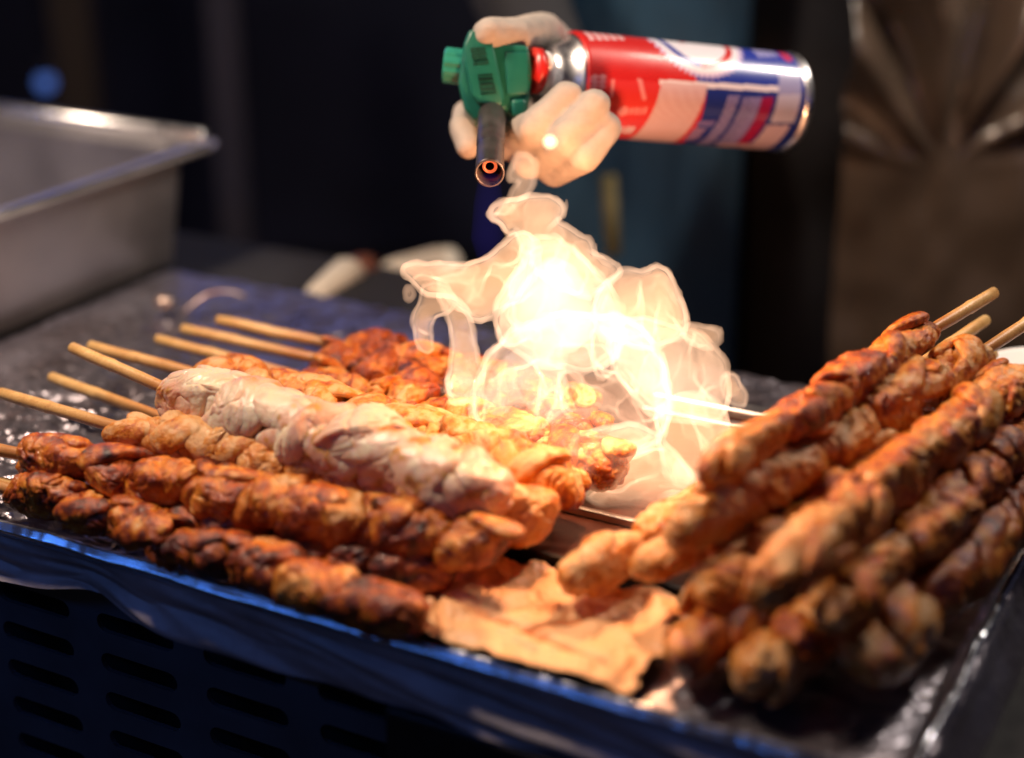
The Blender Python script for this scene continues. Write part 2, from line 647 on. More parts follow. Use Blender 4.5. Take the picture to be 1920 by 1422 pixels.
# ------------------------------------------------------------------ stove with vented panel
stv = thing('gas_stove', st(0.36, 0.2, -0.3), 'navy vented stove body under the foil lined tray', 'stove')
OS = st(0.36, 0.2, -0.3)


def vented_panel():
    bm = bmesh.new()
    a0, a1, z0, z1 = -0.06, 0.738, -0.30, -0.012
    edges = []

    def loop(pts):
        vs = [bm.verts.new((x, 0, z)) for x, z in pts]
        for i in range(len(vs)):
            edges.append(bm.edges.new((vs[i], vs[(i + 1) % len(vs)])))
    loop([(a0, z0), (a1, z0), (a1, z1), (a0, z1)])
    hl, hr = 0.0215, 0.0062
    for ca in np.arange(-0.012, 0.70, 0.076):
        for cz in np.arange(-0.058, -0.28, -0.0262):
            pts = []
            for k in range(9):
                an = -math.pi / 2 + math.pi * k / 8
                pts.append((ca + hl + hr * math.cos(an), cz + hr * math.sin(an)))
            for k in range(9):
                an = math.pi / 2 + math.pi * k / 8
                pts.append((ca - hl + hr * math.cos(an), cz + hr * math.sin(an)))
            loop(pts)
    bmesh.ops.triangle_fill(bm, edges=edges, use_beauty=True, use_dissolve=False)
    ret = bmesh.ops.extrude_face_region(bm, geom=list(bm.faces))
    vs = [g for g in ret['geom'] if isinstance(g, bmesh.types.BMVert)]
    bmesh.ops.translate(bm, verts=vs, vec=(0, 0.003, 0))
    for v in bm.verts:
        q = st(v.co.x, 0.016 + v.co.y, v.co.z)
        v.co = q
    return bm


bm_obj('vented_panel', vented_panel(), M['stove'], stv, origin=OS)
bm_obj('stove_body', box_st(-0.055, 0.73, 0.05, 0.405, -0.60, -0.02), M['dark'], stv, origin=OS)
bm_obj('control_box', box_st(0.155, 0.262, -0.010, 0.0155, -0.105, -0.036, 0.003), M['black_iron'], stv, origin=OS)

# ------------------------------------------------------------------ foil lined tray
A0, A1, B0, B1 = 0.0, 0.735, 0.0, 0.41
tray = thing('foil_tray', st(0.37, 0.2, 0), 'foil lined griddle tray holding all the meat skewers', 'tray')
OT = st(0.37, 0.2, 0)


def foil_surface():
    # a parameter sheet that runs over the rolled front and right rims and down
    na, nb = 420, 300
    ua = np.linspace(-0.055, A1, na)
    ub = np.linspace(-0.012, B1, nb)
    UA, UB = np.meshgrid(ua, ub, indexing='ij')
    P = np.stack([UA, UB, np.zeros_like(UA)], -1)
    big = fbm(P * 14, 3, 3)
    cr = 1 - np.abs(fbm(P * 32 + 3, 11, 3)) * 2
    cr2 = 1 - np.abs(noise(P * 85, 21)) * 2
    flat_ = 1 - 0.6 * np.clip((UA - 0.67) / 0.05, 0, 1) + 1.3 * np.exp(-((UA - 0.59) / 0.07) ** 2) * np.exp(-np.clip(UB - 0.16, 0, 1) / 0.06)
    flat_ = flat_ * (1 - 0.6 * np.clip((0.12 - UA) / 0.03, 0, 1))
    z = flat_ * (0.0022 * big + 0.0024 * cr + 0.0009 * cr2) - 0.003
    # rolled rim: 5 mm radius bead along the edges
    R = 0.0055
    wob = 0.0016 * noise(P * np.array([30, 0, 1]), 5) + 0.0008 * noise(P * np.array([90, 0, 1]), 6)
    front = UB < 0.012
    tt = np.clip((0.012 - UB) / 0.024, 0, 1)
    # bead profile (half circle rising 4 mm)
    bz = np.sin(np.clip(tt * 1.25, 0, 1.25) * math.pi * 0.8) * 0.004
    z = np.where(front, z * (1 - tt) - 0.002 * tt, z)
    b = np.where(front, 0.012 - 0.0135 * tt, UB)
    tr = np.clip((0.012 - UA) / 0.067, 0, 1)
    a = np.where(UA < 0.012, 0.012 - 0.03 * np.sin(tr * math.pi / 2), UA)
    z = np.where(UA < 0.012, z + 0.006 * np.sin(np.clip(tr * 2.6, 0, 1) * math.pi) - 0.05 * np.clip(tr - 0.30, 0, 1) ** 1.2 * 1.2, z)
    a = a + 0.002 * noise(P * 25, 9)
    return st_arr(a, b, z).reshape(-1, 3), grid_faces(na, nb)


V, F_ = foil_surface()
link_mesh('foil_lining', V, F_, M['foil'], tray, origin=OT)


def foil_skirt():
    na, nt_ = 520, 60
    ua = np.linspace(-0.01, A1, na)
    tt = np.linspace(0, 1, nt_)
    UA, T = np.meshgrid(ua, tt, indexing='ij')
    P = np.stack([UA * 1.0 + 0.15 * T, T * 0.06, np.zeros_like(T)], -1)
    length = 0.036 + 0.006 * fbm(np.stack([UA * 9, T * 0, T * 0], -1), 41, 3) - 0.018 * np.clip((0.56 - UA) / 0.1, 0, 1) * 0
    notch = np.exp(-((UA - 0.455) / 0.03) ** 2) * 0.012
    length = length - notch
    big = fbm(P * np.array([9, 14, 1]), 43, 2)
    fold = 1 - np.abs(fbm(P * np.array([11, 26, 1]) + 5, 47, 2)) * 2
    y = -0.006 + 0.0015 * np.sin(T * 3) + (0.0055 * big + 0.004 * fold) * np.clip(T * 3, 0, 1) - 0.004 * T
    return st_arr(UA, y + 0.0, 0.0005 - 0.004 * (T < 0.02) - T * length).reshape(-1, 3), grid_faces(na, nt_)


V, F_ = foil_skirt()
link_mesh('foil_skirt', V, F_, M['skirt'], tray, origin=OT)


def rim_bead():
    # rolled, dented foil edge along the front: a tube of varying radius
    n, sg = 700, 36
    s_ = np.linspace(0, 1, n)
    a = -0.015 + s_ * (A1 + 0.01)
    an = np.linspace(0, 2 * math.pi, sg, endpoint=False)
    p = np.stack([a * 1.0, a * 0, a * 0], -1)
    r = 0.0036 + 0.0010 * fbm(p * 26, 61, 3) + 0.0007 * noise(p * 130, 63)
    cb = -0.0040 + 0.0018 * fbm(p * 18, 65, 2)
    cz = 0.0008 + 0.0012 * fbm(p * 20, 67, 2)
    A_, N_ = np.meshgrid(a, an, indexing='ij')
    rr = r[:, None] * (1 + 0.16 * 0.35 * noise(np.stack([A_ * 110, np.cos(N_) * 1.5, np.sin(N_) * 1.5], -1), 69))
    # the foil is pressed flat on the side that faces outwards and up
    fa = N_ - (math.pi - 0.72) - 0.10 * noise(np.stack([A_ * 22, N_ * 0, N_ * 0], -1), 71)
    rr = np.where(np.cos(fa) > 0.2, np.minimum(rr, r[:, None] * 0.66 / np.maximum(np.cos(fa), 0.2)), rr)
    B_ = cb[:, None] + rr * np.cos(N_)
    Z_ = cz[:, None] + rr * np.sin(N_)
    V = st_arr(A_, B_, Z_).reshape(-1, 3)
    i = np.arange(n - 1)[:, None] * sg
    j = np.arange(sg)[None, :]
    j2 = (j + 1) % sg
    F = np.stack([(i + j).ravel(), (i + j2).ravel(), (i + sg + j2).ravel(), (i + sg + j).ravel()], 1)
    return V, F


V, F_ = rim_bead()
link_mesh('rolled_rim', V, F_, M['rim_foil'], tray, origin=OT)


def side_bead():
    n, sg = 300, 14
    b = np.linspace(-0.006, B1, n)
    an = np.linspace(0, 2 * math.pi, sg, endpoint=False)
    p = np.stack([b, b * 0 + 3, b * 0], -1)
    r = 0.0036 + 0.0010 * fbm(p * 26, 71, 3)
    ca = 0.004 + 0.002 * fbm(p * 16, 75, 2)
    cz = 0.002 + 0.0012 * fbm(p * 20, 77, 2)
    B_, N_ = np.meshgrid(b, an, indexing='ij')
    rr = r[:, None] * (1 + 0.2 * noise(np.stack([B_ * 160, np.cos(N_) * 1.5, np.sin(N_) * 1.5], -1), 79))
    V = st_arr(ca[:, None] + rr * np.cos(N_), B_, cz[:, None] + rr * np.sin(N_)).reshape(-1, 3)
    i = np.arange(n - 1)[:, None] * sg
    j = np.arange(sg)[None, :]
    j2 = (j + 1) % sg
    F = np.stack([(i + j).ravel(), (i + j2).ravel(), (i + sg + j2).ravel(), (i + sg + j).ravel()], 1)
    return V, F


V, F_ = side_bead()
link_mesh('rolled_rim', V, F_, M['rim_foil'], tray, origin=OT)

# griddle plate inside the tray
gp = thing('griddle_plate', st(0.36, 0.2, 0), 'greasy brown griddle plate with dark front face under the flame', 'griddle')
OG = st(0.36, 0.2, 0)
bm_obj('hot_plate', box_st(0.135, 0.43, 0.093, 0.330, -0.004, 0.0115, 0.0012), M['griddle'], gp, origin=OG)
bm_obj('front_bar', box_st(0.134, 0.432, 0.0895, 0.0928, -0.004, 0.0126, 0.0008), M['black_iron'], gp, origin=OG)
bm_obj('divider_strip', box_st(0.15, 0.42, 0.139, 0.1425, 0.0118, 0.0165, 0.0006), M['steel'], gp, origin=OG)
bm_obj('back_rail', box_st(0.13, 0.255, 0.305, 0.318, 0.0118, 0.019, 0.002), M['steel'], gp, origin=OG)
bm_obj('back_rail', box_st(0.13, 0.255, 0.290, 0.297, 0.0118, 0.015, 0.001), M['steel'], gp, origin=OG)

# added crumpled sheet in the shape of the flame-lit patch of tray foil
def flame_lit_patch():
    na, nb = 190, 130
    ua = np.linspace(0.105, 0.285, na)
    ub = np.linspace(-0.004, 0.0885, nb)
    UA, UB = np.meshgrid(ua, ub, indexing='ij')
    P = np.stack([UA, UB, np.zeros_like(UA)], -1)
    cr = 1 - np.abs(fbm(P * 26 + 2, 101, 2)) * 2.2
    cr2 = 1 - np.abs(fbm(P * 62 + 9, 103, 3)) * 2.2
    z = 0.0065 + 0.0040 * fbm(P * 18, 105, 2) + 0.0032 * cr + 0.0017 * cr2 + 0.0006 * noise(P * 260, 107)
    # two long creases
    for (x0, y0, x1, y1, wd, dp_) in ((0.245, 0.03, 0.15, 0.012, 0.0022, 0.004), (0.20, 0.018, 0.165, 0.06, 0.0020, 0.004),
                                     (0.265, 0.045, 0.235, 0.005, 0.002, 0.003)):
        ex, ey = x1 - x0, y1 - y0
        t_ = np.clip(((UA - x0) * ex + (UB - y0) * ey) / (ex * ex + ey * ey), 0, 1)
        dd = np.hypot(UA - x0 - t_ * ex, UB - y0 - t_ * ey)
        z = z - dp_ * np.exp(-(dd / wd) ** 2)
    # ragged outline, drawn where the skewer pile's shadow ends the lit patch
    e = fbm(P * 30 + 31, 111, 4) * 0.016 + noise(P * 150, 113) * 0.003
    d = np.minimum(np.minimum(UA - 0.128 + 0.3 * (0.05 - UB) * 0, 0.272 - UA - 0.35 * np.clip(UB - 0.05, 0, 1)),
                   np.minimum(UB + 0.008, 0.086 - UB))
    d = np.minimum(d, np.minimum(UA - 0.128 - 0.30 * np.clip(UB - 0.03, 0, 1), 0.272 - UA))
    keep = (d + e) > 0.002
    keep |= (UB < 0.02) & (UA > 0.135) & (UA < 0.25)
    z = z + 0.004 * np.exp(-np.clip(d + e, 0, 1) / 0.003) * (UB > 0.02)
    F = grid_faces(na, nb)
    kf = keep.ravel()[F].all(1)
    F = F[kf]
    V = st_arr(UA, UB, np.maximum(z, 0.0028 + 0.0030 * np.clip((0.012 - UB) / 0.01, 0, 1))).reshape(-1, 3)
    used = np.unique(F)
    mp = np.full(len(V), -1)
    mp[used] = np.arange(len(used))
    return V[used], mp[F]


V, F_ = flame_lit_patch()
o = link_mesh('flame_lit_patch', V, F_, M['sheet'], None, origin=st(0.2, 0.04, 0.0))
tag(o, 'added crumpled sheet coloured orange as flame light on the tray front', 'sheet')
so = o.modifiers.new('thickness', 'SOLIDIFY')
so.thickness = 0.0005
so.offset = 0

# ------------------------------------------------------------------ steel pan at left
pan = thing('steel_pan', st(1.0, 0.2, -0.012), 'large deep stainless steel pan standing left of the skewers', 'pan')
OPN = st(1.0, 0.2, -0.012)


def pan_part():
    bm = bmesh.new()

    def ring(a0, a1, b0, b1, z, rr, n=8):
        pts = []
        for (ca, cb, s0) in ((a1 - rr, b1 - rr, 0), (a0 + rr, b1 - rr, 90), (a0 + rr, b0 + rr, 180), (a1 - rr, b0 + rr, 270)):
            for k in range(n + 1):
                an = math.radians(s0 + 90 * k / n)
                pts.append(bm.verts.new(st(ca + rr * math.cos(an), cb + rr * math.sin(an), z)))
        return pts
    rings = [ring(0.766, 1.30, -0.10, 0.440, -0.011, 0.010), ring(0.756, 1.31, -0.11, 0.450, -0.006, 0.016),
             ring(0.744, 1.322, -0.122, 0.462, 0.088, 0.022),
             ring(0.722, 1.344, -0.144, 0.484, 0.0895, 0.030), ring(0.720, 1.346, -0.146, 0.486, 0.0925, 0.031),
             ring(0.745, 1.321, -0.121, 0.461, 0.0925, 0.022), ring(0.751, 1.315, -0.115, 0.455, 0.086, 0.020),
             ring(0.762, 1.304, -0.104, 0.444, -0.003, 0.014)]
    for r0, r1 in zip(rings[:-1], rings[1:]):
        for i in range(len(r0)):
            j = (i + 1) % len(r0)
            bm.faces.new((r0[i], r0[j], r1[j], r1[i]))
    bm.faces.new(rings[0][::-1])
    bm.faces.new(rings[-1])
    return bm


bm_obj('pan_body', pan_part(), M['pan_steel'], pan, smooth=False, origin=OPN)
V, F_ = tube(st(0.728, -0.13, 0.0935), st(0.728, 0.462, 0.0935), 0.0032, 0.0032, 12)
link_mesh('rim_bead', V, F_, M['steel'], pan, origin=OPN)
V, F_ = tube(st(0.745, 0.479, 0.0945), st(1.32, 0.479, 0.0945), 0.0068, 0.0068, 16)
link_mesh('rim_bead', V, F_, M['rail_steel'], pan, origin=OPN)

# ================================================================== SKEWERS
ICO = {}


def ico(level):
    if level not in ICO:
        bm = bmesh.new()
        bmesh.ops.create_icosphere(bm, subdivisions=level, radius=1.0)
        V = np.array([v.co[:] for v in bm.verts])
        F = np.array([[v.index for v in f.verts] for f in bm.faces])
        bm.free()
        ICO[level] = (V / np.linalg.norm(V, axis=1)[:, None], F)
    return ICO[level]


def chunk(L, b, c, seed, level, base, rng, pale=False, calm=1.0):
    d, F = ico(level)
    pw = rng.uniform(2.3, 3.0)
    rr = (np.abs(d) ** pw).sum(1) ** (-1 / pw)
    v = d * rr[:, None] * np.array([L / 2, b, c])
    nrm = d / np.array([L / 2, b, c])
    nrm /= np.linalg.norm(nrm, axis=1)[:, None]
    R0 = (b + c) / 2 if calm == 1.0 else b * 0.8
    off = rng.uniform(-40, 40, 3)
    q = v / R0 + off
    tilt = rng.uniform(0.35, 0.95) * (1 if rng.random() < 0.8 else -1)
    wq = q + 0.35 * np.stack([noise(q * 0.8, seed + 31), noise(q * 0.8, seed + 32), noise(q * 0.8, seed + 33)], 1)
    lowv = fbm(wq * 0.55, seed, 2)
    lump = fbm(wq * 1.25, seed + 3, 2)
    fx = wq[:, 0] + tilt * wq[:, 2] + 0.4 * tilt * wq[:, 1]
    fq = np.stack([fx * 1.0, wq[:, 1] * 0.35, wq[:, 2] * 0.35], 1)
    fold = np.abs(noise(fq, seed + 7))
    crease = -np.exp(-(fold / 0.055) ** 1.2)
    fold2 = np.abs(noise(wq * 1.5 + 5, seed + 9))
    crease2 = -np.exp(-(fold2 / 0.06) ** 1.3)
    fine = fbm(wq * 3.2, seed + 11, 3)
    fib = noise(np.stack([fx * 7.0, wq[:, 1] * 1.6, wq[:, 2] * 1.6], 1), seed + 13)
    pimple = np.clip(noise(wq * 6.5, seed + 17) - 0.15, 0, 1)
    k = 0.8 if pale else 1.0
    if pale:
        crease, crease2 = crease * 0.65, crease2 * 0.6
    hgt = k * (0.27 * lowv + 0.10 * lump) + 0.13 * crease + 0.055 * crease2 + (0.035 if pale else 0.062) * fine + (0.022 if pale else 0.032) * fib + (0.0 if pale else 0.03) * pimple
    v = v + nrm * (R0 * calm * hgt)[:, None]
    # twist, taper, bend
    tw = rng.uniform(-0.6, 0.6)
    an = tw * v[:, 0] / (L / 2)
    y = v[:, 1] * np.cos(an) - v[:, 2] * np.sin(an)
    z = v[:, 1] * np.sin(an) + v[:, 2] * np.cos(an)
    if calm != 1.0:
        tilt, y, z = 0.0, v[:, 1], v[:, 2]
    x = v[:, 0] + 0.42 * tilt * z + 0.25 * tilt * y
    tp = 1 + rng.uniform(-0.18, 0.18) * v[:, 0] / (L / 2)
    v = np.stack([x, y * tp, z * tp], 1)
    if pale:
        done = base + 0.85 * fbm(q * 0.75 + 3, seed + 25, 2) + 0.25 * fbm(q * 2.2, seed + 27, 2) - 0.28 * crease
    else:
        done = base + 0.55 * hgt + 0.52 * fbm(q * 0.8 + 9, seed + 21, 2) + 0.32 * fbm(q * 2.6, seed + 23, 2) \
            - 0.10 * crease
    return v, F, done


def skewer(spec, idx):
    """spec: label, start px (stick side), zs, end px, ze, tail px, zt, radius, base, pieces, level"""
    lab, s0, zs, s1, ze, tail, zt, rad, base, npc, level = spec[:11]
    mat = spec[11] if len(spec) > 11 else 'grilled'
    grp = spec[12] if len(spec) > 12 else None
    rng = np.random.default_rng(100 + idx)
    P0 = at(*s0, zs)
    P1 = at(*s1, ze)
    T = at(*tail, zt)
    root = thing('meat_skewer', (P0 + P1) / 2 - np.array([0, 0, rad]), lab, 'skewer', grp)
    OR = np.array(root.location)
    d = P1 - P0
    L = np.linalg.norm(d)
    d /= L
    side = np.cross(np.array([0, 0, 1.0]), d)
    side /= np.linalg.norm(side)
    up = np.cross(d, side)
    # the stick runs tail -> start -> inside the meat
    dt = P0 - T
    LT = np.linalg.norm(dt)
    V, F = tube(T, P0 + d * 0.012, 0, 0, 12, prof=[(0, 0.0024), (0.006, 0.0035), (0.15, 0.0037), (0.30, 0.0037), (0.36, 0.0040), (0.40, 0.0036), (0.6, 0.0037), (0.75, 0.0036), (0.9, 0.0035), (1.0, 0.002)])
    gt = np.clip(((V - T) @ (dt / LT)) / LT, 0, 1)
    gt = np.clip((gt - 0.45) / 0.5 + 0.5 * noise(V * 70, 77 + idx), 0, 1) * 0.85
    V = V + 0.0007 * np.stack([noise(V * 30, 5 + idx), noise(V * 30, 6 + idx), noise(V * 30, 7 + idx)], 1)
    link_mesh('stick', V, F, M['bamboo'], root, attr=gt, origin=OR)
    P0 = P0 + d * L * 0.13 / npc
    L = L * (1 - 0.26 / npc)
    ws = rng.uniform(0.55, 1.55, npc)
    if idx >= 10:
        ws[-1] = 1.45
    ws = ws / ws.sum()
    hel = 1 if rng.random() < 0.5 else -1
    x = 0.0
    for k in range(npc):
        ln = L * ws[k]
        cx = x + ln / 2
        x += ln
        b = rad * rng.uniform(0.82, 1.16)
        c = rad * rng.uniform(0.80, 1.12)
        if k in (0, npc - 1):
            b *= 0.9
            c *= 0.9
        bs = base + rng.uniform(-0.10, 0.10)
        if idx >= 10 and k == npc - 1:
            bs -= 0.14
        v, F, done = chunk(ln * (1.42 if mat == 'pale' else 1.22), b, c, 1000 + idx * 37 + k * 5, level, bs, rng, pale=(mat == 'pale'))
        ctr = P0 + d * cx + side * rng.uniform(-0.14, 0.14) * rad + up * rng.uniform(-0.10, 0.12) * rad
        W = ctr + v[:, :1] * d + v[:, 1:2] * side + v[:, 2:3] * up
        W[:, 2] = np.maximum(W[:, 2], 0.0035 + 0.0)
        link_mesh('meat_piece', W, F, M[mat], root, attr=done, origin=OR)
        # strips of the same meat folded round the stick
        for fl_ in range(2 if level > 5 else 1):
            an_ = rng.uniform(-0.5, 3.3)
            b2 = rad * rng.uniform(0.42, 0.72)
            v, F, done = chunk(rad * rng.uniform(1.8, 3.2), b2, rad * rng.uniform(0.20, 0.32), 3000 + idx * 41 + k * 7 + fl_, level - 1,
                               bs + rng.uniform(-0.12, 0.10), rng, pale=(mat == 'pale'), calm=0.5)
            yw = rng.uniform(0.15, 1.35) * (hel if rng.random() < 0.62 else -hel)
            ax_ = v[:, 0] * math.cos(yw) - v[:, 1] * math.sin(yw)
            ci_ = v[:, 0] * math.sin(yw) + v[:, 1] * math.cos(yw)
            th_ = an_ + ci_ / rad
            ra_ = rad * rng.uniform(0.82, 0.92) + v[:, 2]
            W = (P0 + d * (cx + rng.uniform(-0.5, 0.5) * ln)) + ax_[:, None] * d \
                + (ra_ * np.cos(th_))[:, None] * side + (ra_ * np.sin(th_))[:, None] * up
            W[:, 2] = np.maximum(W[:, 2], 0.0037)
            link_mesh('meat_fold', W, F, M[mat], root, attr=done, origin=OR)
    return root


G_ = 'meat skewers laid on the foil tray'
SK = [
    # --- left group, front to back
    ('dark brown skewer nearest the front rim of the foil tray', (25, 918), 0.020, (800, 1165), 0.018, (-120, 880), 0.020, 0.0134, 0.52, 8, 6),
    ('charred orange skewer with black blisters above the front row', (35, 850), 0.036, (945, 1035), 0.036, (-130, 820), 0.034, 0.0148, 0.45, 8, 6),
    ('dark skewer half hidden beneath the charred orange one', (330, 985), 0.016, (850, 1085), 0.017, (0, 905), 0.016, 0.0140, 0.62, 5, 5),
    ('glossy yellow skewer left between pale thick one and charred orange one', (228, 806), 0.046, (1032, 983), 0.034, (0, 737), 0.044, 0.0158, 0.16, 8, 6),
    ('thick pale pink skewer lying on top in the middle of the tray', (322, 738), 0.058, (945, 936), 0.052, (135, 652), 0.066, 0.0208, 0.30, 7, 7, 'pale'),
    ('pale peach skewer just behind the thick pale pink one', (390, 705), 0.042, (1092, 920), 0.040, (168, 648), 0.046, 0.0176, 0.10, 8, 6),
    ('golden skewer reaching under the base of the flame', (560, 705), 0.030, (1172, 890), 0.030, (294, 636), 0.036, 0.0160, 0.26, 7, 6),
    ('browned skewer third from the rear of the left group', (600, 672), 0.030, (1130, 830), 0.030, (342, 617), 0.036, 0.0150, 0.56, 7, 6),
    ('golden brown skewer rearmost of the left group', (650, 650), 0.034, (1110, 775), 0.032, (407, 600), 0.040, 0.0150, 0.48, 6, 6),
    ('skewer with its bare stick under the thick pale one', (312, 790), 0.032, (560, 862), 0.030, (96, 708), 0.032, 0.0130, 0.30, 3, 5),
    # --- right pile, top to bottom
    ('orange browned skewer uppermost of the right pile next to the flame', (1752, 615), 0.098, (1325, 893), 0.088, (1866, 548), 0.104, 0.0122, 0.38, 4, 6),
    ('pale golden skewer second from the top of the right pile', (1832, 668), 0.088, (1250, 1012), 0.062, (1990, 562), 0.098, 0.0152, 0.20, 6, 6),
    ('golden skewer with big pale rounded tip in the right pile', (1897, 716), 0.080, (1422, 1112), 0.064, (2010, 640), 0.086, 0.0147, 0.36, 5, 6),
    ('reddish brown skewer right of the pale rounded tip', (1960, 775), 0.062, (1542, 1182), 0.045, (2080, 660), 0.070, 0.0138, 0.38, 5, 6),
    ('dim brown skewer lowest at the right edge of the pile', (1990, 880), 0.036, (1600, 1262), 0.022, (2120, 760), 0.044, 0.0178, 0.42, 5, 5),
    ('long pale tipped skewer lowest left of the right pile beside the flame', (1500, 862), 0.036, (1052, 1096), 0.026, (1866, 662), 0.060, 0.0130, 0.22, 4, 6),
    ('small ended skewer poking out beneath the pale golden one', (1560, 905), 0.050, (1195, 1078), 0.036, (1858, 692), 0.070, 0.0118, 0.28, 4, 5),
    ('short brown ended skewer left of the pale rounded tip', (1690, 880), 0.062, (1318, 1138), 0.036, (1870, 740), 0.066, 0.0158, 0.30, 5, 5),
    ('dim skewer with rounded tip at the bottom centre of the right pile', (1640, 1080), 0.020, (1392, 1285), 0.018, (1900, 860), 0.04, 0.0158, 0.36, 4, 5),
    ('dark skewer end in shadow beside the flame-lit patch', (1535, 1070), 0.020, (1250, 1250), 0.018, (1800, 890), 0.034, 0.0160, 0.46, 3, 5),
    ('red sauced skewer wedged between the two topmost of the right pile', (1660, 728), 0.074, (1400, 910), 0.066, (1850, 600), 0.08, 0.0095, 0.45, 4, 5, 'red'),
]
for i, s_ in enumerate(SK):
    skewer(list(s_) + ([] if len(s_) > 11 else ['grilled']) + [G_], i)

# ================================================================== FLAME
YF = -0.165


def fp(px, py, y=YF):
    """photo point carried to the upright plane at depth y"""
    u = (px - 960) / FPX
    v = (711 - py) / FPX
    t = (y - CAM[1]) / (CP + v * SP)
    return (u * t, CAM[2] + t * (-SP + v * CP))


BODIES = [
    # (outline in photo points, depth offset, half depth, rounding radius, shell half thickness)
    ([(915, 398), (950, 384), (1000, 372), (1040, 373), (1056, 402), (1036, 421), (1085, 440), (1112, 458), (1116, 486), (1160, 502),
      (1135, 535), (1100, 560), (1040, 520), (1000, 500), (985, 455), (965, 430), (950, 440), (940, 420)], 0.004, 0.022, 0.010, 0.8),
    ([(752, 535), (785, 527), (830, 520), (885, 521), (930, 496), (965, 465), (990, 455), (1010, 490), (985, 560), (940, 596), (895, 612),
      (862, 590), (820, 566), (790, 560), (770, 545)], 0.018, 0.020, 0.009, 0.8),
    ([(800, 560), (783, 600), (778, 640), (785, 672), (806, 692), (797, 655), (806, 625), (840, 605), (850, 575)], 0.024, 0.012, 0.006, 0.6),
    ([(815, 570), (846, 615), (852, 680), (842, 755), (860, 767), (888, 742), (897, 692), (882, 640), (872, 590)], 0.016, 0.014, 0.007, 0.8),
    ([(960, 525), (1000, 455), (1060, 450), (1110, 500), (1150, 560), (1170, 640), (1120, 680), (1020, 670), (940, 625), (930, 590)], -0.004, 0.026, 0.014, 0.9),
    ([(1120, 590), (1160, 556), (1185, 548), (1216, 546), (1242, 524), (1268, 560), (1288, 606), (1280, 640), (1210, 668), (1130, 650)], 0.022, 0.024, 0.010, 0.8),
    ([(1150, 650), (1200, 628), (1270, 638), (1322, 650), (1358, 695), (1366, 765), (1340, 800), (1280, 800), (1200, 770), (1150, 720)], 0.016, 0.019, 0.011, 0.8),
    ([(1290, 640), (1330, 642), (1364, 660), (1350, 673), (1320, 672), (1290, 660)], 0.024, 0.008, 0.004, 0.8),
    ([(1225, 745), (1300, 735), (1358, 770), (1366, 830), (1345, 880), (1318, 896), (1270, 880), (1235, 830)], -0.014, 0.018, 0.009, 0.8),
    ([(1050, 780), (1150, 750), (1240, 790), (1300, 860), (1285, 908), (1250, 930), (1172, 970), (1116, 962), (1100, 890)], -0.036, 0.016, 0.010, 0.8),
    ([(895, 720), (930, 650), (1000, 610), (1090, 600), (1190, 620), (1250, 680), (1255, 780), (1170, 830), (1060, 815), (960, 808), (905, 795), (890, 760)],
     -0.004, 0.040, 0.018, 0.9),
    ([(1170, 900), (1230, 870), (1290, 880), (1250, 930), (1200, 965), (1130, 965), (1105, 950), (1130, 930)], -0.042, 0.012, 0.008, 0.8),
    ([(1365, 770), (1368, 735), (1385, 728), (1405, 760), (1412, 785), (1390, 780)], 0.03, 0.008, 0.005, 0.6),
    ([(952, 322), (974, 284), (990, 282), (994, 302), (984, 348), (966, 374), (946, 384), (964, 350), (972, 318)], -0.010, 0.007, 0.0045, 0.8),
    ([(757, 562), (765, 560), (769, 574), (762, 578)], 0.018, 0.003, 0.002, 0.8),
]
CORES = [
    ([(962, 570), (985, 505), (1030, 470), (1075, 490), (1105, 540), (1125, 600), (1095, 655), (1040, 680), (975, 650), (950, 610)], 0.0, 0.018, 0.026, 1.0),
    ([(900, 735), (940, 672), (1000, 630), (1070, 640), (1062, 720), (1075, 790), (1100, 850), (1060, 820), (1015, 775), (975, 745), (925, 790)], 0.0, 0.011, 0.014, 1.0),
    ([(1250, 840), (1300, 842), (1322, 875), (1300, 897), (1268, 890)], -0.016, 0.009, 0.007, 1.0),
    ([(1120, 590), (1180, 620), (1240, 690), (1258, 780), (1240, 790), (1190, 720), (1130, 670)], 0.006, 0.006, 0.010, 1.0),
    ([(1110, 958), (1140, 900), (1190, 890), (1250, 915), (1215, 950), (1170, 968)], -0.042, 0.006, 0.008, 1.0),
]


def poly_sdf(X, Z, poly):
    d = np.full(X.shape, 1e9, np.float32)
    inside = np.zeros(X.shape, bool)
    n = len(poly)
    for i in range(n):
        x0, z0 = poly[i]
        x1, z1 = poly[(i + 1) % n]
        ex, ez = x1 - x0, z1 - z0
        t_ = np.clip(((X - x0) * ex + (Z - z0) * ez) / (ex * ex + ez * ez + 1e-12), 0, 1)
        d = np.minimum(d, np.hypot(X - x0 - t_ * ex, Z - z0 - t_ * ez))
        c = ((z0 > Z) != (z1 > Z))
        xi = x0 + (Z - z0) * ex / (ez if abs(ez) > 1e-9 else 1e-9)
        inside ^= c & (X < xi)
    return np.where(inside, d, -d)


def smooth_poly(pts, it=1):
    p = np.array(pts, float)
    for _ in range(it):
        q = np.roll(p, -1, 0)
        p = np.stack([0.75 * p + 0.25 * q, 0.25 * p + 0.75 * q], 1).reshape(-1, 2)
    return p


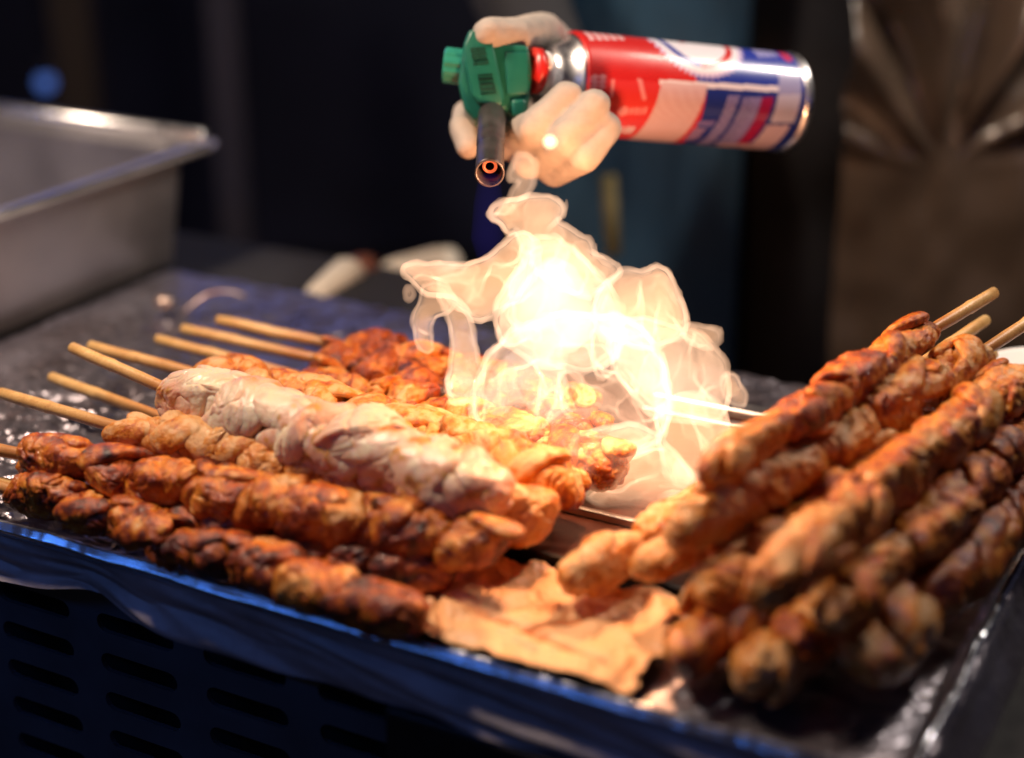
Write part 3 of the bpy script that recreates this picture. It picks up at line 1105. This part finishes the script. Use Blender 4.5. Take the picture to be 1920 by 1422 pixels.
def flame_fields():
    h = 0.00085
    P = np.concatenate([[fp(*q) for q in b[0]] for b in BODIES])
    x0, z0 = P.min(0) - 0.006
    x1, z1 = P.max(0) + 0.006
    y0, y1 = YF - 0.058, YF + 0.066
    nx, ny, nz = int((x1 - x0) / h), int((y1 - y0) / h), int((z1 - z0) / h)
    org = np.array([x0, y0, z0])
    # smooth warp fields from a coarse lattice, refined by linear interpolation
    cs_ = 4

    def coarse(fn):
        gx = np.arange(0, nx + 2 * cs_, cs_)
        gy = np.arange(0, ny + 2 * cs_, cs_)
        gz = np.arange(0, nz + 2 * cs_, cs_)
        G = np.stack(np.meshgrid(x0 + gx * h, y0 + gy * h, z0 + gz * h, indexing='ij'), -1)
        A = fn(G).astype(np.float32)
        for ax, n in ((0, nx), (1, ny), (2, nz)):
            p_ = np.arange(n) / cs_
            i0 = p_.astype(int)
            f = (p_ - i0).astype(np.float32)
            sh = [1, 1, 1]
            sh[ax] = n
            f = f.reshape(sh)
            A = np.take(A, i0, ax) * (1 - f) + np.take(A, i0 + 1, ax) * f
        return A
    wx = coarse(lambda G: 0.0042 * fbm(G * 38, 201, 2) + 0.0017 * fbm(G * 120, 202, 2))
    wz = coarse(lambda G: 0.0042 * fbm(G * 38 + 11, 203, 2) + 0.0017 * fbm(G * 120 + 4, 204, 2))
    wy = coarse(lambda G: 0.016 * fbm(G * np.array([26, 12, 26]) + 5, 205, 2))
    X = (x0 + np.arange(nx) * h).astype(np.float32)[:, None, None]
    Yc = (y0 + np.arange(ny) * h).astype(np.float32)[None, :, None]
    Z = (z0 + np.arange(nz) * h).astype(np.float32)[None, None, :]
    XW = X + wx + Yc * 0
    ZW = Z + wz
    YW = Yc + wy
    thick = coarse(lambda G: 1.0 + 0.60 * fbm(G * np.array([75, 75, 30]) + 3, 207, 3))
    # 2-D distance maps are looked up at the warped positions
    g2 = 0.0006
    bx = np.arange(x0 - 0.01, x1 + 0.01, g2)
    bz = np.arange(z0 - 0.01, z1 + 0.01, g2)
    BXg, BZg = np.meshgrid(bx, bz, indexing='ij')
    ix = np.clip(((XW - bx[0]) / g2), 0, len(bx) - 1.01)
    iz = np.clip(((ZW - bz[0]) / g2), 0, len(bz) - 1.01)
    ix0 = ix.astype(np.int32)
    iz0 = iz.astype(np.int32)
    fx = (ix - ix0).astype(np.float32)
    fz = (iz - iz0).astype(np.float32)
    del ix, iz

    def body_dist(b):
        poly = np.array([fp(*q) for q in smooth_poly(b[0])])
        S = poly_sdf(BXg, BZg, poly).astype(np.float32)
        D = (S[ix0, iz0] * (1 - fx) * (1 - fz) + S[ix0 + 1, iz0] * fx * (1 - fz)
             + S[ix0, iz0 + 1] * (1 - fx) * fz + S[ix0 + 1, iz0 + 1] * fx * fz)
        R, Tm = b[3], b[2]
        q = 1 - np.minimum(D / R, 1)
        g = np.sqrt(q * q + ((YW - YF - b[1]) / Tm) ** 2)
        return (1 - g) * min(R, Tm) * 1.0, D, g

    def normed(g):
        gx, gy, gz = np.gradient(g, h)
        return g / np.maximum(np.sqrt(gx * gx + gy * gy + gz * gz), 0.25)
    F = np.full((nx, ny, nz), -1.0, np.float32)
    inside = np.full((nx, ny, nz), -1.0, np.float32)
    for b in BODIES:
        g, D, _ = body_dist(b)
        dist = normed(g)
        F = np.maximum(F, b[4] * 0.0018 * thick - np.abs(dist + 0.0016))
        inside = np.maximum(inside, np.minimum(dist, 0.01))
    # inner folded sheets: level sets of warped noise
    w1 = coarse(lambda G: 0.009 * fbm(G * 42 + 17, 231, 2))
    w2 = coarse(lambda G: 0.009 * fbm(G * 42 + 27, 233, 2))
    w3 = coarse(lambda G: 0.009 * fbm(G * 42 + 37, 235, 2))
    W = np.stack([XW + w1, (YW + w2) * 0.85, (ZW + w3) * 0.80], -1)
    for sd, sc_, wd in ((241, 36.0, 0.00052),):
        nfield = noise(W * sc_, sd)
        dist = normed(nfield / sc_)
        F = np.maximum(F, np.minimum(1.9 * wd * thick - np.abs(dist), inside * 0.6))
    # open the bottom so that sheets end raggedly, and clamp the box
    FC = np.full((nx, ny, nz), -1.0, np.float32)
    for b in CORES:
        g, D, _ = body_dist(b)
        FC = np.maximum(FC, g)
    FH = np.full((nx, ny, nz), -1.0, np.float32)
    FT = FH.copy()
    for q in range(15):
        if q == 10:
            continue
        g, D, _ = body_dist(BODIES[q])
        if q in (4, 6):
            FH = np.maximum(FH, g - 0.0006)
        else:
            FT = np.maximum(FT, g - 0.0004)
    for A in (F, FC, FH, FT):
        A[0], A[-1], A[:, 0], A[:, -1], A[:, :, 0], A[:, :, -1] = -1, -1, -1, -1, -1, -1
    return F, FC, FH, FT, org, h


F3, FC3, FH3, FT3, orgf, hf = flame_fields()
fl = thing('flame', (0.08, YF, 0.02), 'bright orange and white flame leaping over the skewers', 'flame')
V, Q = surface_nets(F3, orgf, hf)
print('flame sheets', len(Q))
link_mesh('flame_sheets', V, Q, M['flame'], fl, origin=fl.location)
V, Q = surface_nets(FC3, orgf, hf)
link_mesh('flame_core', V, Q, M['core'], fl, origin=fl.location)
V, Q = surface_nets(FH3, orgf, hf)
link_mesh('flame_glow', V, Q, M['haze'], fl, origin=fl.location)
V, Q = surface_nets(FT3, orgf, hf)
link_mesh('flame_tongue', V, Q, M['tongue'], fl, origin=fl.location)
del F3, FC3, FH3, FT3

# ================================================================== TORCH
tor = thing('gas_torch', dp(1000, 150, 1.0), 'green headed gas torch screwed onto a red and blue gas can', 'torch')
OTR = np.array(tor.location)
RIGHT = np.array([1.0, 0, 0])
UPV = np.array([0, SP, CP])
FWD = np.array([0, CP, -SP])


def prism(poly, d0, d1, bev, segs=2):
    """extrude a photo-plane outline at the torch's distance from depth d0 (front) to d1"""
    bm = bmesh.new()
    vs = [bm.verts.new(dp(x, y, 1.0) + FWD * (d0 - 1.0)) for x, y in poly]
    f = bm.faces.new(vs)
    r_ = bmesh.ops.extrude_face_region(bm, geom=[f])
    vv = [g for g in r_['geom'] if isinstance(g, bmesh.types.BMVert)]
    bmesh.ops.translate(bm, verts=vv, vec=FWD * (d1 - d0))
    if bev:
        bmesh.ops.bevel(bm, geom=list(bm.edges), offset=bev, segments=segs, profile=0.6, affect='EDGES', clamp_overlap=True)
    return bm


HD = 0.985
bm = prism([(880, 66), (900, 60), (926, 90), (990, 94), (996, 130), (995, 170), (987, 224), (964, 232), (948, 212), (892, 236),
            (873, 214), (860, 165), (866, 120), (870, 92)], HD, HD + 0.028, 0.0028, 3)
head = bm_obj('torch_head', bm, M['green'], tor, smooth=True, origin=OTR)
bm = prism([(884, 70), (908, 74), (925, 96), (932, 127), (945, 190), (942, 208), (899, 206), (886, 189), (872, 127), (871, 98)], HD - 0.005, HD + 0.004, 0.0016)
bm_obj('name_plate', bm, M['green'], head, smooth=True)
# embossed marks, too small to read in the photograph
bm = bmesh.new()


def stroke(bm, x0, y0, x1, y1, wd, d):
    p0, p1 = np.array([x0, y0], float), np.array([x1, y1], float)
    e = (p1 - p0) / max(np.linalg.norm(p1 - p0), 1e-6)
    n_ = np.array([-e[1], e[0]]) * wd / 2
    c = [p0 + n_, p1 + n_, p1 - n_, p0 - n_]
    lo = [bm.verts.new(dp(q[0], q[1], 1.0) + FWD * (d - 1.0)) for q in c]
    hi = [bm.verts.new(v.co + Vector(FWD * 0.0012)) for v in lo]
    bm.faces.new(lo)
    for i in range(4):
        bm.faces.new((lo[i], hi[i], hi[(i + 1) % 4], lo[(i + 1) % 4]))


rg = random.Random(5)
for (wx0, wy0, nl) in ((884, 103, 3), (897, 152, 4)):
    ex, ey = 0.20, 0.98
    for i in range(nl):
        hgt_ = 11.5 if nl == 3 else 9.5
        cx, cy = wx0 + ex * hgt_ * i, wy0 + ey * hgt_ * i
        for sgm in range(4):
            q = [((0, 1), (27, -1)), ((0, 7), (27, 5)), ((1, 1), (2, 7)), ((26, -1), (27, 5)), ((13, 0), (14, 6))][rg.randrange(5) if sgm > 1 else sgm]
            stroke(bm, cx + q[0][0], cy + q[0][1], cx + q[1][0], cy + q[1][1], 2.2, HD - 0.0055)
bm_obj('embossed_lettering', bm, M['green_dark'], head)
bm_obj('side_panel', prism([(947, 108), (990, 108), (991, 186), (950, 187)], HD - 0.0016, HD + 0.004, 0.001), M['green'], head, smooth=True)
bm_obj('valve_boss', prism([(958, 196), (986, 196), (985, 228), (961, 229)], HD - 0.004, HD + 0.004, 0.002), M['green'], head, smooth=True)
# knob
kb0, kb1 = dp(868, 126, 1.0), dp(832, 122, 1.0)
sg = 40
V, F_ = tube(kb0, kb1, 0, 0, sg, prof=[(0, .0085), (0.05, .0112), (0.92, .0112), (1.0, .0098)])
for k in range(sg):
    if k % 4 < 2:
        for ring in (1, 2):
            c0 = kb0 if ring == 1 else kb1
            V[ring * sg + k] = V[ring * sg + k] + (c0 - V[ring * sg + k]) * 0.07
link_mesh('gas_knob', V, F_, M['green_clear'], head, smooth=False, origin=None)
for ch in head.children:
    if ch.name.startswith('gas_knob') or True:
        pass
# nozzle: points to the camera and down
n0 = dp(922, 214, 0.985)
n1 = dp(918, 325, 0.905)
nl = np.linalg.norm(n1 - n0)
V, F_ = tube(n0, n1, 0, 0, 40, cap=False, prof=[(0.0, .0072), (0.02, .0084), (0.55, .0084), (0.60, .0076), (0.64, .0082), (0.97, .0082), (1.0, .0086),
                                                (1.0, .0072), (0.9, .0068), (0.55, .0064), (0.54, .0001)])
noz = link_mesh('nozzle', V, F_, M['nozzle'], tor, origin=OTR)
ax_n = (n1 - n0) / nl


def torus(c, axis, R, r, sg=36, sr=10):
    h_ = np.array([1.0, 0, 0])
    u = h_ - axis * (h_ @ axis)
    u /= np.linalg.norm(u)
    v = np.cross(axis, u)
    A_, B_ = np.meshgrid(np.linspace(0, 2 * math.pi, sg, endpoint=False), np.linspace(0, 2 * math.pi, sr, endpoint=False), indexing='ij')
    V = c + (R + r * np.cos(B_))[..., None] * (np.cos(A_)[..., None] * u + np.sin(A_)[..., None] * v) + (r * np.sin(B_))[..., None] * axis
    F = []
    for i in range(sg):
        for j in range(sr):
            i2, j2 = (i + 1) % sg, (j + 1) % sr
            F.append((i * sr + j, i2 * sr + j, i2 * sr + j2, i * sr + j2))
    return V.reshape(-1, 3), F


V, F_ = torus(n1 - ax_n * 0.010, ax_n, 0.0034, 0.0009)
link_mesh('glowing_ring', V - OTR, F_, M['hot_ring'], noz)

# can
cL = dp(1060, 155, 1.030)
cR = dp(1462, 192, 1.092)
RC = 0.0330
cax = cR - cL
CL = np.linalg.norm(cax)
cax = cax / CL
vdir = CAM - (cL + cR) / 2
vdir /= np.linalg.norm(vdir)
toward = vdir - cax * (vdir @ cax)
toward /= np.linalg.norm(toward)
cup = np.cross(toward, cax)
if cup[2] < 0:
    cup = -cup


def can_print(s, hh):
    """colour at s along the can (photo x) and hh = -1 (top edge) .. 1 (bottom edge) as the label faces us"""
    px = 1090 + s * 416
    cy = 158 + s * 38
    half = 97 - s * 9
    py = cy + hh * half
    red = np.array([0.52, 0.016, 0.015])
    blue = np.array([0.012, 0.030, 0.30])
    white = np.array([0.74, 0.70, 0.76])
    C = np.zeros(s.shape + (3,))
    C[:] = red
    bnd = 1236 + (py - 75) * 0.75
    isb = px > bnd
    C[isb] = blue
    # sunburst and rings
    dx, dy = px - 1317, py - 50
    rr = np.hypot(dx, dy)
    an = np.arctan2(dy, dx)
    spike = 92 + 9 * np.abs(((an / (2 * math.pi) * 58) % 1) - 0.5) * 2
    C[rr < spike] = [0.62, 0.50, 0.70]
    C[rr < 90] = white
    arc = (rr < 80) & (rr > 70)
    C[arc & (an > 1.75)] = blue
    C[arc & (an <= 1.75)] = red
    C[rr < 66] = white
    C[(rr < 50) & (np.sin(px * 0.20) > -0.2) & (py < 86)] = [0.42, 0.02, 0.02]
    # lower band
    low = py > 146 + (px - 1090) * 0.062
    C[low & (px < 1232)] = [0.60, 0.035, 0.032]
    C[low & (px >= 1310)] = [0.014, 0.030, 0.22]
    hl = np.abs(py - (146 + (px - 1090) * 0.062)) < 5
    C[hl & (px > 1222) & (px < 1452)] = white
    pw = low & (px > 1226 - (py - 150) * 0.16) & (px < 1314 - (py - 150) * 0.18)
    C[pw] = [0.62, 0.46, 0.50]
    tl = pw & (np.sin(py * 1.7) > 0.55) & (np.sin(px * 0.9 + np.floor(py / 3.7) * 2.1) > -0.6) & (py > 165)
    C[tl] = [0.55, 0.34, 0.38]
    sk = (py - 170) * 0.17
    for x0, x1, y0, y1, col, stripe in (
            (1354, 1376, 178, 275, [0.28, 0.26, 0.50], True), (1384, 1404, 182, 275, [0.28, 0.26, 0.50], True),
            (1404, 1420, 182, 275, [0.22, 0.20, 0.46], False), (1421, 1444, 182, 275, [0.30, 0.010, 0.070], False),
            (1318, 1348, 224, 234, [0.16, 0.13, 0.36], False), (1318, 1340, 238, 262, [0.34, 0.24, 0.42], True)):
        mk = low & (px + sk > x0) & (px + sk < x1) & (py > y0) & (py < y1)
        C[mk] = col
        if stripe:
            C[mk & (np.sin(px * 1.3 + np.floor(py / 6) * 1.9) * np.sin(py * 0.55) > 0.15)] = [0.05, 0.05, 0.26]
    mk = (px + sk * 0.6 > 1450) & (px + sk * 0.6 < 1496) & (py > 134) & (py < 228)
    C[mk] = [0.30, 0.30, 0.52]
    C[mk & (py > 178)] = [0.48, 0.46, 0.60]
    C[mk & (py > 202) & (py < 210) & (px > 1460) & (px < 1482) & (np.sin(px * 1.5) > -0.3)] = [0.42, 0.42, 0.52]
    mk = (px + sk > 1450) & (px + sk < 1496) & (py > 232) & (py < 280)
    C[mk] = [0.52, 0.42, 0.52]
    mk = (px > 1380) & (px < 1470) & (py > 268) & (py < 276)
    C[mk] = [0.45, 0.34, 0.44]
    # red-side lettering, soft
    pale = np.array([0.70, 0.26, 0.27])
    for x0, x1, y0, y1 in ((1100, 1180, 64, 79),):
        mk = (px > x0) & (px < x1) & (py > y0) & (py < y1) & (np.sin(px * 0.42) > -0.45)
        C[mk] = [0.72, 0.42, 0.44]
    mk = low & (px > 1092) & (px < 1139) & (py > 138) & (py < 182)
    C[mk] = [0.60, 0.035, 0.032]
    brd = mk & ((py < 141) | (px > 1134))
    C[brd] = pale
    mk2 = (px > 1096) & (px < 1124) & (py > 140) & (py < 168) & ((np.sin(py * 0.75) > 0.1) | (np.abs(px - 1104) < 3) | (np.abs(px - 1118) < 3))
    C[mk2] = pale
    d1 = np.abs((px - 1190) - 0.35 * (py - 165)) < 4
    C[d1 & (py > 148) & (py < 186) & (px < 1205)] = pale
    C[(np.hypot(px - 1164, py - 207) < 9)] = pale
    C[(px > 1172) & (px < 1208) & (py > 200) & (py < 213) & (np.sin(px * 0.8) > -0.5)] = pale
    C[(px > 1160) & (px < 1200) & (py > 236) & (py < 250) & (np.sin(px * 0.7) > -0.6)] = [0.66, 0.56, 0.64]
    C[np.hypot(px - 1487, py - 113) < 9] = [0.50, 0.02, 0.06]
    C[(px > 1428) & (px < 1470) & (py > 100) & (py < 113) & (np.sin(px * 0.55) > -0.3)] = [0.40, 0.38, 0.62]
    # plain edges of the tin
    C[s < 0.006] = [0.30, 0.012, 0.012]
    return C


na_, nth = 300, 330
ss = np.linspace(0, 1, na_)
th = np.linspace(0, 2 * math.pi, nth)
S_, T_ = np.meshgrid(ss, th, indexing='ij')
pr = 1 - 0.10 * np.clip((0.02 - S_) / 0.02, 0, 1) ** 2 - 0.05 * np.clip((S_ - 0.985) / 0.015, 0, 1) ** 2
Vc = cL + (S_ * CL)[..., None] * cax + (RC * pr * np.cos(T_))[..., None] * toward + (RC * pr * np.sin(T_))[..., None] * cup
hh = np.where(np.cos(T_) > 0, -np.sin(T_), 2.2)
Cc = can_print(S_, hh)
back = np.cos(T_) <= 0
Cc[back & (S_ < 0.5)] = [0.66, 0.022, 0.020]
Cc[back & (S_ >= 0.5)] = [0.012, 0.030, 0.30]
can = link_mesh('gas_can', Vc.reshape(-1, 3), grid_faces(na_, nth), M['print'], tor, attr=Cc.reshape(-1, 3), attr_name='print', origin=OTR)
V, F_ = tube(cR - OTR - cax * 0.0005, cR - OTR + cax * 0.007, 0, 0, 64,
             prof=[(0, .0312), (0.25, .0336), (0.6, .0338), (0.9, .0322), (1.0, .0300), (0.6, .0280), (0.4, .018)])
link_mesh('bottom_rim', V, F_, M['rail_steel'], can)
V, F_ = tube(cL - OTR + cax * 0.001, cL - OTR - cax * 0.030, 0, 0, 64,
             prof=[(0, .0300), (0.02, .0312), (0.06, .0300), (0.10, .0268), (0.35, .0235), (0.55, .0205), (0.60, .0150), (0.72, .0150), (0.8, .012), (1, .012)])
link_mesh('can_shoulder', V, F_, M['rail_steel'], can)
c0 = dp(1012, 134, 0.998)
V, F_ = tube(c0 - OTR - cax * 0.006, c0 - OTR - cax * 0.0005, 0.0142, 0.0142, 40)
link_mesh('red_collar', V, F_, M['red_plastic'], head)
V, F_ = tube(c0 - OTR, c0 - OTR + cax * 0.007, 0, 0, 40, prof=[(0, .0126), (0.6, .0126), (1, .0105)])
link_mesh('white_collar', V, F_, M['white_plastic'], head)
# parts of the head that were built in world space are brought into the torch's frame
for ch in head.children:
    if ch.name.split('.')[0] in ('name_plate', 'embossed_lettering', 'side_panel', 'valve_boss', 'gas_knob'):
        ch.data.transform(Matrix.Translation(Vector(-OTR)))

# blue jet leaving the nozzle
jd0, jd1 = n1 + ax_n * 0.002, dp(912, 500, 0.895)
V, F_ = tube(jd0, jd1, 0, 0, 24, prof=[(0, .006), (0.3, .0085), (0.7, .0095), (0.9, .006), (1, .002)])
o = link_mesh('blue_jet', V, F_, M['jet'], fl, origin=fl.location)

# ================================================================== PERSON
per = thing('person', (0.22, 0.62, -0.94), 'person in dark clothes and teal apron holding the torch with a beige glove', 'person')
OPR = np.array(per.location)
bx_, by_ = 0.22, 0.66
body_chains = [
    ([(bx_ - .10, by_, -0.90), (bx_ - .10, by_ - .01, -0.42), (bx_ - .085, by_, 0.02)], [.055, .066, .088]),
    ([(bx_ + .10, by_, -0.90), (bx_ + .10, by_ - .01, -0.42), (bx_ + .085, by_, 0.02)], [.055, .066, .088]),
    ([(bx_ - .075, by_, 0.06), (bx_ - .085, by_, 0.28), (bx_ - .10, by_ + .01, 0.48)], [.115, .105, .100]),
    ([(bx_ + .075, by_, 0.06), (bx_ + .085, by_, 0.28), (bx_ + .10, by_ + .01, 0.48)], [.115, .105, .100]),
    ([(bx_, by_ + .01, 0.50), (bx_, by_ - .01, 0.66)], [.075, .052]),
    ([(bx_ - .19, by_, 0.50), (bx_ - .27, by_ - .10, 0.32), tuple(dp(1040, 165, 1.30))], [.062, .050, .036]),
    ([(bx_ + .19, by_, 0.50), (bx_ + .30, by_ - .02, 0.26), (bx_ + .27, by_ - .18, 0.06)], [.062, .050, .038]),
    ([(bx_, by_ - .02, 0.74), (bx_, by_ - .025, 0.80)], [.080, .085]),
]
V, Q = sdf_mesh(body_chains, 0.0125, 0.05, 0.03)
body = link_mesh('dark_clothed_body', V, Q, M['sleeve'], per, origin=OPR)
# apron: a curved sheet in front of the body
na2, nz2 = 50, 60
ua = np.linspace(-0.215, 0.005, na2)
uz = np.linspace(-0.55, 0.36, nz2)
UA, UZ = np.meshgrid(ua, uz, indexing='ij')
yy = by_ - 0.158 + 0.55 * (UA + 0.02) ** 2 * 2.2 + 0.006 * fbm(np.stack([UA * 22, UZ * 4, UA * 0], -1), 301, 2)
V = np.stack([bx_ + UA, yy, UZ], -1).reshape(-1, 3)
ap = link_mesh('apron', V, grid_faces(na2, nz2), M['apron'], per, origin=OPR)
so = ap.modifiers.new('thickness', 'SOLIDIFY')
so.thickness = 0.002
V, F_ = tube(dp(1140, 330, 1.49), dp(1150, 480, 1.49), 0.008, 0.007, 10)
link_mesh('apron_cord', V, F_, M['tie'], per, origin=OPR)
# glove
gl = [
    ([dp(1040, 170, 1.34), dp(1030, 190, 1.16), dp(1015, 195, 1.10)], [.034, .030, .027]),                 # wrist and cuff
    ([dp(985, 160, 1.085), dp(990, 255, 1.085)], [.019, .019]),                                              # palm
    ([dp(1040, 180, 1.085), dp(1050, 270, 1.085)], [.019, .018]),
    ([dp(960, 225, 1.065), dp(958, 268, 1.01), dp(1004, 240, .972), dp(1062, 183, .975)], [.0120, .0115, .0112, .0098]),
    ([dp(990, 265, 1.065), dp(996, 300, 1.00), dp(1060, 262, .966), dp(1114, 198, .972)], [.0122, .0120, .0115, .0100]),
    ([dp(1030, 285, 1.070), dp(1040, 316, 1.00), dp(1094, 292, .968), dp(1138, 240, .976)], [.0118, .0112, .0108, .0092]),
    ([dp(920, 200, 1.07), dp(876, 215, 1.04), dp(868, 240, 1.015), dp(878, 275, 1.005)], [.0120, .0092, .0088, .0080]),
    ([dp(1046, 95, 1.085), dp(1020, 62, 1.045), dp(965, 66, 1.000), dp(915, 62, .985)], [.0155, .0130, .0110, .0095]),
    ([dp(1040, 170, 1.085), dp(1046, 95, 1.085)], [.020, .016]),
]
V, Q = sdf_mesh(gl, 0.0018, 0.0018, 0.01)
V = V + 0.0006 * np.stack([noise(V * 130, 501), noise(V * 130, 502), noise(V * 130, 503)], 1) + 0.0009 * np.stack([noise(V * 55, 504), noise(V * 55, 505), noise(V * 55, 506)], 1)
link_mesh('glove', V, Q, M['glove'], per, origin=OPR)
# head details out of frame
V, Q = sdf_mesh([([(bx_, by_ - .015, 0.80), (bx_, by_ + .0, 0.855)], [.089, .088]), ([(bx_, by_ + .03, 0.78), (bx_, by_ + .03, 0.84)], [.080, .080])], 0.012, 0.02)
link_mesh('hair', V, Q, M['hair'], per, origin=OPR)

# ================================================================== BACKGROUND THINGS
# tinted plastic film gathered in folds
na3, nz3 = 160, 130
xs = np.linspace(0.30, 0.66, na3)
zs = np.linspace(-0.16, 0.42, nz3)
XX, ZZ = np.meshgrid(xs, zs, indexing='ij')
fc = dp(1775, 255, 1.45)
ang = np.arctan2(XX - fc[0], ZZ - fc[2] + 0.03)
rad_ = np.hypot(XX - fc[0], ZZ - fc[2] + 0.03)
amp = np.clip((ZZ - fc[2] + 0.03) / 0.05, 0, 1) * np.clip(rad_ / 0.10, 0.2, 1.4)
yy = 0.40 + 0.015 * amp * np.sin(ang * 11 + 1.5 * noise(np.stack([XX * 8, ZZ * 8, XX * 0], -1), 401)) \
    + 0.02 * fbm(np.stack([XX * 9, ZZ * 5, XX * 0], -1), 403, 3) - 0.12 * np.clip(0.1 - ZZ, 0, 1) * 0.3
edge = 0.405 - 0.06 * np.clip((0.06 - ZZ) / 0.1, 0, 1.4) * -1
XX2 = XX + 0.0 * edge
V = np.stack([XX2, yy, ZZ], -1).reshape(-1, 3)
o = link_mesh('plastic_film', V, grid_faces(na3, nz3), M['plastic'], None, origin=(0.48, 0.40, -0.16))
tag(o, 'brownish plastic film hanging in gathered folds at the upper right', 'plastic sheet')
so = o.modifiers.new('thickness', 'SOLIDIFY')
so.thickness = 0.001

# pale cups lying on the counter and a brown jar between them
def lathe_obj(name, p0, p1, prof, mat, label, cat, group=None):
    V, F = tube(p0, p1, 0, 0, 36, prof=prof)
    o = link_mesh(name, V, F, M[mat], None, origin=np.asarray(p0))
    tag(o, label, cat, group)
    return o


lathe_obj('paper_cup', dp(655, 520, 1.36), dp(590, 562, 1.30), [(0, .016), (0.05, .018), (0.9, .012), (1, .010)], 'cream',
          'pale cup tipped over left of the brown jar', 'cup', 'pale cups on the counter')
lathe_obj('paper_cup', dp(735, 530, 1.42), dp(850, 490, 1.46), [(0, .019), (0.1, .020), (0.75, .017), (1, .013)], 'cream',
          'pale cup lying right of the brown jar behind the flame', 'cup', 'pale cups on the counter')
lathe_obj('sauce_jar', dp(683, 575, 1.36), dp(683, 490, 1.38), [(0, .013), (0.08, .0155), (0.75, .0155), (0.88, .012), (1, .012)], 'jar',
          'small dark brown jar between the two pale cups', 'jar')
# spoon like metal strip and drip on the tray's far left corner
b0, b1 = at(345, 585, 0.006), at(462, 556, 0.010)
tong = thing('serving_spoon', b0, 'slim metal spoon lying at the far left of the tray', 'spoon')
nsp = 24
tt = np.linspace(0, 1, nsp)
ctrp = b0[None] * (1 - tt)[:, None] + b1[None] * tt[:, None] + np.array([0, 0, 0.010]) * np.sin(tt * math.pi)[:, None]
V = []
for k in range(nsp):
    for sx, sz in ((-1, 0), (0, 1), (1, 0), (0, -1)):
        V.append(ctrp[k] + np.array([0.0, sx * 0.0040, sz * 0.0014]))
F_ = []
for k in range(nsp - 1):
    for j in range(4):
        F_.append((k * 4 + j, k * 4 + (j + 1) % 4, k * 4 + 4 + (j + 1) % 4, k * 4 + 4 + j))
F_ += [(3, 2, 1, 0), tuple((nsp - 1) * 4 + j for j in range(4))]
link_mesh('handle', np.array(V), F_, M['spoon'], tong, origin=b0)
bmx = bmesh.new()
bc = at(308, 566, 0.010)
bmesh.ops.create_uvsphere(bmx, u_segments=24, v_segments=14, radius=1.0, matrix=Matrix.Translation(Vector(bc)) @ Matrix.Diagonal((0.0075, 0.0075, 0.0055, 1)))
bm_obj('bowl', bmx, M['spoon'], tong, smooth=True, origin=b0)

# white paper plate edge at far right
pc = at(1985, 770, 0.03)
V, F_ = tube(pc, pc + np.array([0, 0, 0.022]), 0, 0, 48, prof=[(0, .020), (0.1, .028), (0.85, .048), (1.0, .052), (0.95, .048), (0.25, .028)])
o = link_mesh('paper_bowl', V, F_, M['paper'], None, origin=pc)
tag(o, 'white paper bowl at the right edge behind the skewer pile', 'bowl')

# posts in the dark background, a blue bulb, an overhead rail
def post(name, px, py0, d, wd, z0, z1, mat, label):
    c = dp(px, py0, d)
    bm = bmesh.new()
    bmesh.ops.create_cube(bm, size=1.0, matrix=Matrix.Translation((c[0], c[1], (z0 + z1) / 2)) @ Matrix.Diagonal((wd, wd, z1 - z0, 1)))
    bmesh.ops.bevel(bm, geom=list(bm.edges), offset=0.006, segments=2, affect='EDGES')
    o = bm_obj(name, bm, M[mat], None, origin=(c[0], c[1], z0))
    tag(o, label, 'post', None)
    return o


post('stall_post', 440, 330, 2.3, 0.045, -0.95, 1.4, 'post', 'slim bluish grey post right of the pan corner in the dark')
post('stall_post', 150, 150, 2.5, 0.060, -0.95, 1.4, 'brown_post', 'brownish post behind the pan at the far left')
c = dp(85, 155, 2.2)
bl = thing('hanging_bulb', c, 'small blue bulb hanging in the dark above the pan', 'bulb')
bmx = bmesh.new()
bmesh.ops.create_uvsphere(bmx, u_segments=20, v_segments=12, radius=0.012)
bm_obj('glass', bmx, M['blue_bulb'], bl, smooth=True)
V, F_ = tube((0, 0, 0.010), (0, 0, 0.03), 0.007, 0.007, 14)
link_mesh('socket', V, F_, M['dark'], bl)
V, F_ = tube((0, 0, 0.03), (0, 0, 1.0), 0.0015, 0.0015, 6)
link_mesh('cord', V, F_, M['dark'], bl)
# ember drifting before the glove
c = dp(1031, 266, 0.72)
bmx = bmesh.new()
bmesh.ops.create_icosphere(bmx, subdivisions=2, radius=0.0016)
o = bm_obj('ember', bmx, M['ember'], None, smooth=True)
o.location = c
tag(o, 'small glowing ember drifting in front of the beige glove', 'ember')
